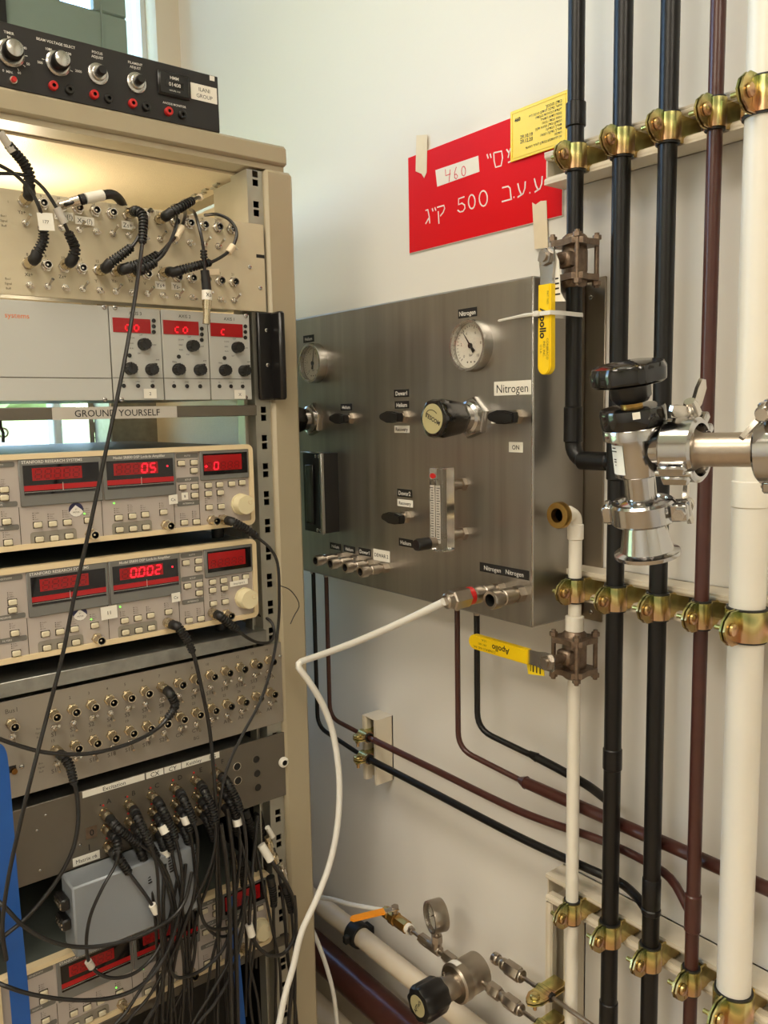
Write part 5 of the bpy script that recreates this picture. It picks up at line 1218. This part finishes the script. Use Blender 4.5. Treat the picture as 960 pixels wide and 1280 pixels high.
h2 = thing('white_hose', 'thin white hose curving from the brass valve to behind the rack', 'hose', (XG, ya, zt))
P_, _ = resample(smooth([V((XG, ya + .010, zt)), WP(440, 1131, XG - .01), WP(415, 1124, XG - .015), WP(396, 1122, XG - .02), WP(370, 1124, XG - .03)], 8), .008)
part('tube', MB().tube(P_, .0044, 10), 'white_tube', h2)
h3 = thing('white_hose', 'thin white hose hanging between the rack post and the wall at the bottom', 'hose', tuple(WP(397, 1175, -.15)))
P_, _ = resample(smooth([WP(385, 1150, -.13), WP(398, 1180, -.14), WP(410, 1215, -.14), WP(418, 1250, -.14), WP(422, 1300, -.14), WP(424, 1420, -.14), WP(424, 1560, -.14)], 8), .008)
part('tube', MB().tube(P_, .0042, 10), 'white_tube', h3)
# fittings right of the regulator
def run(label, pts, parent=None):
    t = thing('tube_fitting', label, 'fitting', tuple(WP(pts[0][0], pts[0][1], XG)))
    z = WP(pts[0][0], pts[0][1], XG).z
    for u0, u1, r, n in pts[2:]:
        y0 = WP(u0, pts[0][1] + (u0 - pts[0][0]) * .66, XG).y; y1 = WP(u1, pts[0][1] + (u1 - pts[0][0]) * .66, XG).y
        part('tube' if n > 6 and r < .005 else 'hex_nut', MB().lathe([(r * .94, 0), (r, .001), (r, y0 - y1 - .001), (r * .94, y0 - y1)], n, axisf((XG, y0, z), (0, -1, 0))), 'fitting_steel', t)
    return t, z
_, zA = run('capped steel tube fitting pointing left above the regulator outlet', [(618, 1197), 0, (617, 623, .0088, 16), (623, 628, .0072, 16), (628, 633, .009, 16), (633, 650, .0115, 6), (650, 653, .0098, 18), (653, 790, .0034, 12)])
_, zB = run('steel outlet fitting between the regulator and the upright channel', [(608, 1231), 0, (603, 614, .0045, 14), (612, 625, .0108, 6), (625, 632, .0075, 14), (632, 648, .0112, 6), (648, 652, .0095, 18), (652, 775, .0034, 12)])
yq = WP(681, 1240, XG).y
for z_, lb_ in ((zA, 'zinc clamp holding the upper thin tube at the upright channel'), (zB, 'zinc clamp holding the lower thin tube at the upright channel')):
    clamp(0, 0, .0040, lb_, 'clamps on the upright channel', h=.024, ear=.030, fm_=fr((XG, yq, z_), (1, 0, 0), (0, 0, -1), (0, 1, 0)), depth=.035)

# ================================================================ cables, ribbons
def boot_mesh(P, Lb, r0=.0066, r1=.0046, rib=.0042):
    """ribbed strain relief along the first Lb metres of the path"""
    d = [0]
    for a, b in zip(P, P[1:]): d.append(d[-1] + (b - a).length)
    Lb = min(Lb, d[-1] * .9)
    def at(s):
        for j in range(len(d) - 1):
            if d[j + 1] >= s: t = (s - d[j]) / max(1e-9, d[j + 1] - d[j]); return P[j].lerp(P[j + 1], t)
        return P[-1]
    pts = []; rr = []; n = max(3, int(Lb / rib)); plain = int(n * .28)
    for k in range(n):
        s = k * rib; q = s / Lb; r = r0 + (r1 - r0) * q
        if k < plain: pts += [at(s), at(s + rib * .6)]; rr += [r * 1.04, r * 1.03]
        else: pts += [at(s), at(s + rib * .50), at(s + rib * .55), at(s + rib * .95)]; rr += [r * 1.1, r * 1.1, r * .78, r * .78]
    return MB().tube(pts, rr, 10), Lb
def wpt(p, dflt=.05):
    if isinstance(p, Vector): return p.copy()
    u, v = p[0], p[1]; d = p[2] if len(p) > 2 else dflt
    return RP(u, v, YR - d)
def cable(label, pts, boot=.055, group=None, r=.0024, plug=True, tape=None, name='coaxial_cable', endboot=0, out=.014, jacket='cable_jacket', br=.0069, cat='cable', ptape='paper'):
    P0 = [wpt(p) for p in pts]; n0 = len(P0)
    if pts[-1][1] >= 1290: e_ = P0[-1]; P0 += [e_ + V((.004, .01, -.14)), e_ + V((-.006, .02, -.34))]
    if pts[-1][0] < -5: e_ = P0[-1]; P0 += [e_ + (e_ - P0[-2]).normalized() * .07 + V((0, .01, -.01)), e_ + V((-.10, .06, -.05))]
    if pts[0][0] < -5: e_ = P0[0]; P0 = [e_ + V((-.09, .05, .05)), e_ + V((-.05, .0, .02))] + P0
    t = thing(name, label, cat, tuple(P0[0]), group)
    if plug:
        base = RP(pts[0][0], pts[0][1], YR); base.y = YR - .004
        d = Vector((0, -1, 0)); a = P0[1] - base; d2 = (d * .75 + a.normalized() * .35).normalized()
        T = axisf(base, d2)
        part('plug', MB(T).lathe([(.0068, 0), (.0073, .001), (.0073, .013), (.0062, .0145), (.0062, out + .006), (.0054, out + .008)], 18), 'gold_nickel', t)
        s0 = base + d2 * (out + .005); P0 = [s0, s0 + d2 * .006] + P0[1:]; n0 += 1
    P, L = resample(smooth(P0, 8), .006); fq = resample(smooth(P0[:n0], 8), .006)[1] / L
    if boot:
        m, Lb = boot_mesh(P, boot, br, br * .74); part('boot', m, 'boot_rubber', t, ang=60)
    if endboot:
        m, Lb = boot_mesh(P[::-1], endboot, br, br * .74); part('boot', m, 'boot_rubber', t, ang=60)
    part('jacket', MB().tube(P, r, 8), jacket, t)
    if tape:
        for q, w_ in (tape if isinstance(tape, list) else [tape]):
            i = min(len(P) - 2, int(q * fq * (len(P) - 1))); d = (P[i + 1] - P[i]).normalized()
            part('tape_flag', MB().cyl(P[i] - d * w_ / 2, P[i] + d * w_ / 2, r * 2.1 if not boot or q > .35 else br * 1.08, n=10), ptape, t)
    return t
# upper breakout panel
g1 = 'cables of the cream breakout panel'
cable('black cable from the first upper socket of the cream panel, taped grey', [(30, 251), (36, 236, .03), (37, 220, .035), (30, 204, .04), (18, 190, .045), (8, 178, .05), (-6, 160, .05)], .075, g1, tape=(.83, .024), ptape='tape_clear', br=.0072)
cable('black cable from the first lower socket of the cream panel with a square white flag', [(35, 330), (46, 318, .03), (54, 302, .035), (54, 284, .04), (50, 262, .05), (38, 238, .05), (20, 219, .05), (0, 207, .05), (-20, 200, .05)], .052, g1, br=.0072)
x, z = RP(56, 278, YR - .046).x, RP(56, 278, YR - .046).z
o = part('flag_label', MB(rackf(x, z, YR - .050)).box(-.0095, .0095, -.0105, .0105, 0, .0006, T=Matrix.Rotation(.08, 4, 'Z')), 'paper'); part('lettering', MB(rackf(x, z, YR - .050)).text('177', 0, 0, .004, .0008), 'grey_print', o)
tag(o, 'square white flag label on a cable in front of the cream panel', 'label')
cable('black cable with grey taped neck from the third lower socket, cream panel', [(80, 332), (91, 324, .03), (94, 310, .035), (88, 297, .04), (80, 278, .045), (66, 252, .045), (50, 231, .04), (30, 219, .035), (0, 217, .03), (-20, 219, .03)], .048, g1, tape=(.40, .020), ptape='tape_clear', br=.0072)
o = cable('cable with a bare silver plug and white collar lying along the cream panel top', [(76, 257, .012), (84, 255, .03), (100, 250, .032), (120, 245, .03), (138, 243, .02), (150, 250, .0), (154, 262, -.03), (154, 275, -.08)], 0, g1, plug=False)
Pp = [wpt(q) for q in [(76, 257, .020), (100, 250, .032), (106, 248.5, .0325), (115, 246.5, .032), (128, 244, .027), (140, 243, .018), (149, 249, .004), (154, 258, -.012)]]
part('plug', MB().cyl(Pp[0], Pp[1], .0050).cyl(Pp[0].lerp(Pp[1], .55), Pp[1], .0066).lathe([(.0075, 0), (.0075, .006)], 18, axisf(wpt((75, 258, .012)), (0, -1, 0))), 'nickel', o)
part('sleeve', MB().cyl(Pp[1], Pp[2], .0068), 'black_rubber', o); part('collar', MB().cyl(Pp[2], Pp[4], .0070), 'paper', o)
part('boot', MB().tube(smooth(Pp[4:], 5), .0062, 12), 'boot_rubber', o)
cable('long black cable running diagonally down in front of all the instruments', [(160, 268), (170, 264, .04), (178, 268, .05), (179, 285, .055), (176, 320, .06), (166, 390, .075), (152, 470, .085), (131, 570, .09), (112, 660, .09), (93, 745, .09), (78, 820, .09), (60, 890, .09), (42, 960, .10), (25, 1030, .10), (10, 1100, .10), (3, 1160, .10), (8, 1200, .09)], .075, g1, r=.0027, tape=None)
cable('black cable from the fifth lower socket of the cream panel rising to the right', [(124, 339), (134, 332, .03), (150, 320, .036), (166, 307, .04), (176, 290, .04), (180, 276, .03), (188, 262, .02), (192, 268, -.03)], .052, g1, tape=(.58, .016), ptape='tape_clear', br=.0072)
cable('black cable from the sixth lower socket of the cream panel, taped white', [(145, 340), (156, 336, .034), (178, 329, .04), (198, 318, .042), (212, 304, .04), (224, 290, .03), (231, 272, .015), (231, 262, -.02)], .066, g1, br=.0075, tape=(.62, .026), ptape='masking')
cable('black cable from the seventh lower socket of the cream panel, rising to the right', [(164, 341), (176, 337, .045), (190, 330, .050), (204, 318, .050), (214, 300, .04), (220, 282, .03), (221, 266, .01), (221, 258, -.02)], .05, g1, br=.0075)
cable('black cable from the upper ninth socket of the cream panel', [(198, 275), (210, 268, .03), (226, 259, .035), (240, 251, .03), (247, 247, .01), (252, 247, -.03)], .056, g1, br=.0072, tape=(.86, .012), ptape='masking')
cable('dangling black cable ending in a bare plug marked Xs in front of the axis controller', [(238, 262, -.02), (243, 266, .02), (249, 284, .04), (253, 302, .045), (255, 318, .045), (256, 340, .045), (258, 360, .045)], 0, g1, plug=False)
o = thing('hanging_plug', 'silver plug with a white Xs collar hanging over the axis controller display', 'plug', tuple(wpt((258, 380, .045))))
a, c = wpt((256, 338, .045)), wpt((258.5, 363, .045)); part('boot', MB().cyl(a, c, .0062, .0068), 'boot_rubber', o)
P_ = [wpt((254.5, 313, .045)), wpt((255.5, 330, .045))]; m, _ = boot_mesh([P_[0], P_[1]], .018, .0045, .005); part('boot', m, 'boot_rubber', o, ang=60)
a2 = wpt((258.8, 375, .045)); part('collar', MB().cyl(c, a2, .0072), 'paper', o, label='white collar marked Xs')
part('lettering', MB(rackf(a2.x - .001, (c.z + a2.z) / 2, YR - .0525)).text('Xs', 0, 0, .0058, .0002), 'black_print', o)
a3 = wpt((258.5, 382, .045)); a4 = wpt((258, 405, .045)); part('plug', MB().cyl(a2, a3, .0066).cyl(a3, a4, .0050).cyl(a3, a3.lerp(a4, .2), .0062).cyl(a3.lerp(a4, .75), a4, .0055), 'gold_nickel', o)
cable('black looping cable from the ninth lower socket of the cream panel', [(203, 342), (214, 341, .03), (232, 336, .035), (250, 331, .04), (268, 326, .04), (288, 312, .04), (296, 292, .035), (288, 276, .02), (272, 268, .005), (256, 269, -.02)], .068, g1, br=.0068, tape=(.52, .014), ptape='masking')
# lock-in amplifiers
g2 = 'cables of the lock-in amplifiers'
cable('black cable plugged in below the knob of the upper lock-in amplifier', [(276, 649), (290, 652, .035), (306, 660, .04), (322, 672, .045), (338, 686, .05), (347, 705, .05), (349, 740, .05), (348, 780, .045), (340, 830, .045), (326, 875, .05), (305, 915, .05), (288, 950, .055), (278, 985, .06), (272, 1040, .06), (275, 1120, .05), (272, 1200, .05), (268, 1300, .05)], .062, g2)
cable('black cable from the middle lock-in amplifier looping back under it at the right', [(263, 765), (275, 770, .035), (290, 782, .04), (306, 795, .042), (322, 803, .04), (338, 802, .03), (343, 790, .015), (338, 776, .0), (322, 768, -.02)], .052, g2)
cable('black cable from the middle lock-in amplifier hanging straight down over the patch panel', [(207, 777), (222, 783, .035), (234, 800, .04), (243, 822, .045), (252, 860, .05), (261, 905, .05), (266, 950, .055), (270, 1010, .06), (271, 1100, .06), (273, 1200, .055), (272, 1300, .055)], .062, g2, r=.003)
o = cable('hair-thin black wire sticking out over the beige rack post', [(350, 732, .05), (362, 737, .05), (371, 748, .05), (374, 758, .05), (368, 769, .05), (363, 780, .05)], 0, None, r=.0008, plug=False, name='thin_wire', cat='wire')
# patch panel
g3 = 'cables of the patch panel'
cable('black cable from patch panel socket 7 sagging across the panel to the left', [(201, 858), (213, 868, .035), (219, 881, .036), (213, 893, .036), (195, 912, .04), (160, 930, .045), (110, 942, .05), (60, 941, .05), (20, 931, .05), (-10, 920, .05), (-30, 914, .05)], .058, g3, r=.0028, br=.007)
cable('black cable from patch panel socket 15 curving down to the lower left', [(69, 937), (79, 945, .035), (87, 957, .04), (92, 976, .045), (97, 1000, .05), (97, 1035, .055), (88, 1070, .06), (66, 1108, .06), (35, 1145, .06), (0, 1174, .06), (-20, 1190, .06)], .056, g3, r=.0028, br=.0068)
# matrix panel
g4 = 'cables of the matrix panel'
cable('cable from matrix row 0 under letter A running right into the bundle', [(130, 1016), (146, 1034, .05), (162, 1047, .055), (178, 1057, .06), (196, 1072, .065), (212, 1100, .065), (222, 1150, .06), (230, 1210, .055), (228, 1300, .05)], .075, g4)
cable('cable from matrix row 1 under letter A, looping round before the grey box', [(132, 1035), (146, 1050, .05), (148, 1068, .06), (143, 1084, .062), (128, 1110, .068), (113, 1145, .07), (108, 1180, .07), (114, 1208, .07), (136, 1222, .07), (165, 1218, .07), (190, 1198, .065), (206, 1168, .06), (216, 1130, .06), (222, 1095, .055)], .05, g4, tape=(.48, .012), ptape='tape_clear')
cable('cable from the lowest socket under letter A with a white flag near the grey box', [(134, 1057), (148, 1072, .052), (162, 1092, .06), (174, 1108, .065), (184, 1122, .068), (196, 1142, .068), (206, 1170, .065), (212, 1220, .06), (208, 1300, .05)], .062, g4, tape=(.36, .016))
B_ = [('cable from the top socket under letter B', (160, 1005), [(172, 1022, .055), (186, 1052, .07), (196, 1084, .075), (199, 1140, .075), (204, 1210, .07), (203, 1300, .06)], .08, None),
      ('cable from the middle socket under letter B', (161, 1026), [(176, 1044, .05), (192, 1064, .058), (205, 1095, .065), (216, 1140, .065), (213, 1190, .06), (190, 1240, .06), (150, 1300, .06)], .075, None),
      ('cable from the lowest socket under letter B', (163, 1046), [(178, 1070, .045), (186, 1100, .05), (192, 1130, .055), (196, 1180, .055), (197, 1240, .055), (196, 1300, .05)], .07, None),
      ('cable from the top socket under letter C', (189, 994), [(202, 1010, .05), (214, 1034, .06), (222, 1058, .065), (228, 1100, .068), (222, 1150, .066), (205, 1190, .06), (180, 1230, .06), (160, 1262, .06), (130, 1310, .06)], .08, None),
      ('white-collared cable from the middle socket under letter C', (190, 1014), [(202, 1030, .05), (212, 1052, .06), (218, 1082, .062), (226, 1120, .06), (232, 1180, .058), (236, 1240, .055), (240, 1300, .05)], .075, (.10, .012)),
      ('cable from the lowest socket under letter C', (192, 1034), [(204, 1056, .045), (212, 1082, .05), (217, 1120, .05), (214, 1180, .05), (216, 1240, .05), (222, 1300, .05)], .07, (.12, .010)),
      ('cable from the top socket under letter D', (217, 984), [(230, 1000, .055), (241, 1024, .065), (247, 1050, .07), (246, 1090, .07), (240, 1130, .068), (224, 1175, .066), (205, 1220, .062), (190, 1300, .06)], .075, None),
      ('white-collared cable from the middle socket under letter D', (218, 1004), [(230, 1018, .05), (238, 1040, .056), (242, 1070, .058), (246, 1110, .058), (254, 1150, .056), (272, 1170, .054), (292, 1165, .05), (302, 1140, .05), (306, 1110, .05)], .06, (.12, .012)),
      ('cable from the lowest socket under letter D', (220, 1023), [(232, 1042, .045), (240, 1066, .05), (240, 1110, .05), (236, 1170, .05), (240, 1240, .05), (238, 1300, .05)], .06, None),
      ('cable from the top socket under letter E', (243, 974.5), [(256, 990, .055), (266, 1012, .065), (270, 1040, .07), (267, 1068, .07), (256, 1100, .068), (238, 1135, .066), (226, 1170, .06), (216, 1220, .058), (214, 1300, .056)], .085, None),
      ('cable from the middle socket under letter E', (245, 994), [(258, 1008, .05), (266, 1030, .056), (270, 1065, .058), (262, 1100, .056), (248, 1140, .055), (238, 1190, .05), (228, 1250, .05), (222, 1300, .05)], .065, None),
      ('cable from the lowest socket under letter E', (247, 1012), [(260, 1028, .045), (268, 1050, .05), (274, 1090, .05), (276, 1150, .05), (262, 1215, .05), (255, 1300, .05)], .055, None),
      ('cable from the top socket under letter F', (269, 965), [(284, 978, .055), (296, 1000, .065), (304, 1026, .07), (308, 1060, .072), (306, 1110, .07), (302, 1160, .066), (285, 1205, .06), (262, 1245, .058), (235, 1300, .055)], .088, None),
      ('cable from the middle socket under letter F', (271, 984), [(286, 1000, .05), (296, 1024, .056), (300, 1060, .06), (296, 1110, .06), (288, 1160, .058), (282, 1220, .055), (286, 1300, .05)], .07, (.16, .010)),
      ('cable from the lowest socket under letter F', (273, 1002), [(288, 1020, .045), (300, 1050, .05), (310, 1090, .052), (318, 1130, .052), (318, 1180, .052), (312, 1240, .05), (318, 1300, .05)], .06, None)]
for s_, st_, pts, bt_, tp in B_: cable(s_ + ' of matrix panel', [st_] + pts, bt_, g4, tape=tp)
g5 = 'loose cables hanging in front of the lowest amplifier'
L_ = [('cable sagging from the left edge across the grey box towards the bundle', [(-20, 1118), (4, 1132, .075), (30, 1158, .08), (65, 1177, .085), (105, 1184, .085), (150, 1178, .085), (188, 1164, .08), (216, 1146, .075), (232, 1124, .07), (240, 1090, .065)], .0028, None),
      ('cable sagging from the left edge across the lowest amplifier', [(-20, 1222), (5, 1232, .07), (40, 1243, .075), (90, 1250, .08), (135, 1248, .08), (170, 1236, .08), (196, 1212, .075), (214, 1176, .07), (226, 1130, .065), (232, 1080, .06)], .0028, None),
      ('short cable bending down past the lowest amplifier and across its keys', [(224, 1110, .05), (228, 1140, .055), (220, 1180, .06), (212, 1208, .065), (222, 1222, .065), (246, 1216, .06), (268, 1200, .06), (282, 1180, .055), (290, 1150, .05)], .0026, None),
      ('cable from the bundle curving under the lowest amplifier display', [(240, 1060, .05), (248, 1110, .055), (252, 1145, .06), (262, 1160, .062), (285, 1160, .06), (302, 1146, .055), (310, 1120, .05)], .0026, None),
      ('black cable crossing to the bottom edge from the middle of the bundle', [(306, 1120, .05), (302, 1170, .055), (288, 1220, .06), (268, 1255, .06), (240, 1300, .06)], .0026, None),
      ('heavier black cable dropping through the middle of the bundle', [(276, 1030, .07), (283, 1080, .072), (287, 1140, .072), (288, 1200, .07), (290, 1300, .07)], .0036, None),
      ('second heavy black cable dropping through the middle of the bundle', [(284, 1010, .06), (292, 1080, .064), (294, 1150, .066), (296, 1220, .066), (298, 1300, .06)], .0036, None),
      ('black cable with a white tape bend right of the blue ribbon', [(322, 1020, .03), (316, 1080, .04), (313, 1130, .05), (312, 1158, .052), (320, 1180, .055), (336, 1194, .055), (354, 1192, .05), (366, 1176, .05), (370, 1150, .045), (368, 1120, .04)], .003, (.48, .02)),
      ('black cable along the rack post ending at the bottom edge', [(330, 1062, .04), (344, 1084, .05), (358, 1104, .05), (368, 1130, .05), (370, 1170, .05), (366, 1220, .05), (360, 1300, .05)], .0032, (.03, .03)),
      ('black cable hanging just inside the right rail', [(342, 1060, .0), (350, 1100, .02), (356, 1150, .03), (360, 1200, .03), (368, 1250, .03), (372, 1300, .03)], .0028, None),
      ('thin black cable between the right rail and the bundle', [(318, 1050, .0), (330, 1110, .02), (340, 1160, .03), (350, 1210, .03), (352, 1300, .03)], .0024, None),
      ('black cable looping from the bundle to the lower right corner of the rack', [(300, 1060, .03), (316, 1100, .04), (318, 1150, .05), (312, 1200, .05), (322, 1250, .05), (326, 1300, .05)], .0024, None),
      ('black cable falling at the right of the grey box', [(228, 1060, .04), (238, 1120, .045), (244, 1180, .045), (236, 1222, .05), (216, 1262, .05), (196, 1300, .05)], .0026, None),
      ('black cable at the left side of the bundle falling to the bottom edge', [(206, 1080, .055), (204, 1130, .06), (206, 1200, .065), (198, 1250, .065), (176, 1300, .065)], .003, None)]
for s_, pts, r, tp in L_: cable(s_, pts, 0, g5, r=r, plug=False, tape=tp)
# boots seen on plugs behind the matrix panel at the right
for i, (u, v, u2, v2, d, lb_) in enumerate([(306, 1012, 318, 1060, -.01, 'upright ribbed plug left of the gap beside the matrix panel'), (322, 1016, 330, 1064, -.02, 'dark ribbed plug in the gap beside the matrix panel'), (338, 1096, 342, 1150, .03, 'ribbed plug low beside the right rail'), (356, 1106, 366, 1160, .035, 'ribbed plug leaning against the right rail'), (300, 1070, 305, 1120, .02, 'ribbed plug among the cables left of the rail')]):
    cable(lb_, [(u, v, d), ((u + u2) / 2 + 2, (v + v2) / 2, d), (u2, v2, d), (u2 + 3, v2 + 60, d), (u2 + 2, v2 + 150, d)], .055, 'plugs between the bundle and the right rail', plug=False)
for i, (u, v, u2, v2, d, m_, lb_) in enumerate([(334, 1046, 339, 1066, .01, 'gold_nickel', 'brass coloured coaxial adapter in the gap under the matrix panel'), (340, 1066, 346, 1078, .01, 'gold_nickel', 'second brass coloured adapter below the first near the rail'), (350, 1080, 357, 1100, .0, 'nickel', 'silver adapter nearest the right rail'), (290, 1064, 295, 1088, .0, 'gold_nickel', 'brass coloured adapter behind the middle of the bundle')]):
    a, c = wpt((u, v, d)), wpt((u2, v2, d)); o = thing('coaxial_adapter', lb_, 'adapter', tuple(a), 'adapters hanging behind the cables')
    part('barrel', MB().cyl(a, c, .0048), m_, o); part('coupling', MB().cyl(a.lerp(c, .3), a.lerp(c, .62), .0068), m_, o)
a, c = wpt((334, 1034, .012)), wpt((341, 1046, .012)); o = part('tape_flag', MB().cyl(a, c, .0042), 'paper'); tag(o, 'small white tape sleeve above the brass adapter', 'tape')
# things seen in the gaps behind the instruments
for i, (u, w_) in enumerate([(150, .005), (156, .004), (163, .006), (168, .004), (183, .012), (194, .012), (200, .008)]):
    p = RP(u, 538, 1.72 + .01 * (i % 3)); o = part('rear_cable', MB().tube(smooth([(p.x, p.y, 1.33), (p.x + .004, p.y, 1.45), (p.x - .003, p.y + .01, 1.64)], 6), w_, 10), 'cable_jacket')
    tag(o, 'upright black cable at the back of the rack, ' + ['leftmost', 'second from left', 'third from left', 'fourth from left', 'third from right', 'second from right', 'rightmost'][i] + ' of seven', 'cable', 'cables at the back of the rack')
rb_ = thing('steel_cabinet', 'galvanised steel case seen through the slot under the grounding sign', 'case', (-.35, 1.72, 1.35))
p0 = RP(206, 538, 1.70); part('shell', MB().box(p0.x, -.305, 1.70, 1.80, 1.30, 1.60, .003), 'galvanised', rb_)
sk = thing('small_hook', 'small dark hook with a bright ring in the slot left under the grounding sign', 'hook', tuple(RP(4, 545, 1.2)))
part('ring', MB().tube([RP(4, 541, 1.2) + Vector((.006 * math.cos(a), 0, .006 * math.sin(a))) for a in [2 * PI * k / 14 for k in range(15)]], .0013, 6), 'steel', sk)
part('stem', MB().tube([RP(0, 524, 1.2), RP(1, 534, 1.2), RP(4, 541, 1.2), RP(4, 553, 1.2)], .0022, 8), 'black_plastic', sk)
# blue ribbons
def ribbon(name, label, pts, w_, y):
    t = thing(name, label, 'strap', tuple(wpt((*pts[0], y)))); P = smooth([wpt((*q, y)) for q in pts], 5)
    vsx = []; fs = []
    for q in P: vsx += [(q.x - w_ / 2, q.y, q.z), (q.x + w_ / 2, q.y, q.z), (q.x + w_ / 2, q.y + .0012, q.z), (q.x - w_ / 2, q.y + .0012, q.z)]
    for k in range(len(P) - 1):
        for j in range(4): fs.append((4 * k + j, 4 * k + (j + 1) % 4, 4 * k + 4 + (j + 1) % 4, 4 * k + 4 + j))
    part('band', MB().add(vsx, fs), 'blue_strap', t); return t
ribbon('blue_ribbon', 'bright blue flat strap hanging at the left edge of the rack', [(-18, 930), (-6, 938), (-1, 962), (4, 1020), (12, 1120), (20, 1200), (29, 1310), (36, 1500)], .023, .045)
ribbon('blue_ribbon', 'dark blue flat strap hanging among the cables at the bottom centre of the rack', [(291, 1120), (294, 1180), (299, 1240), (305, 1310), (318, 1480)], .013, .028)
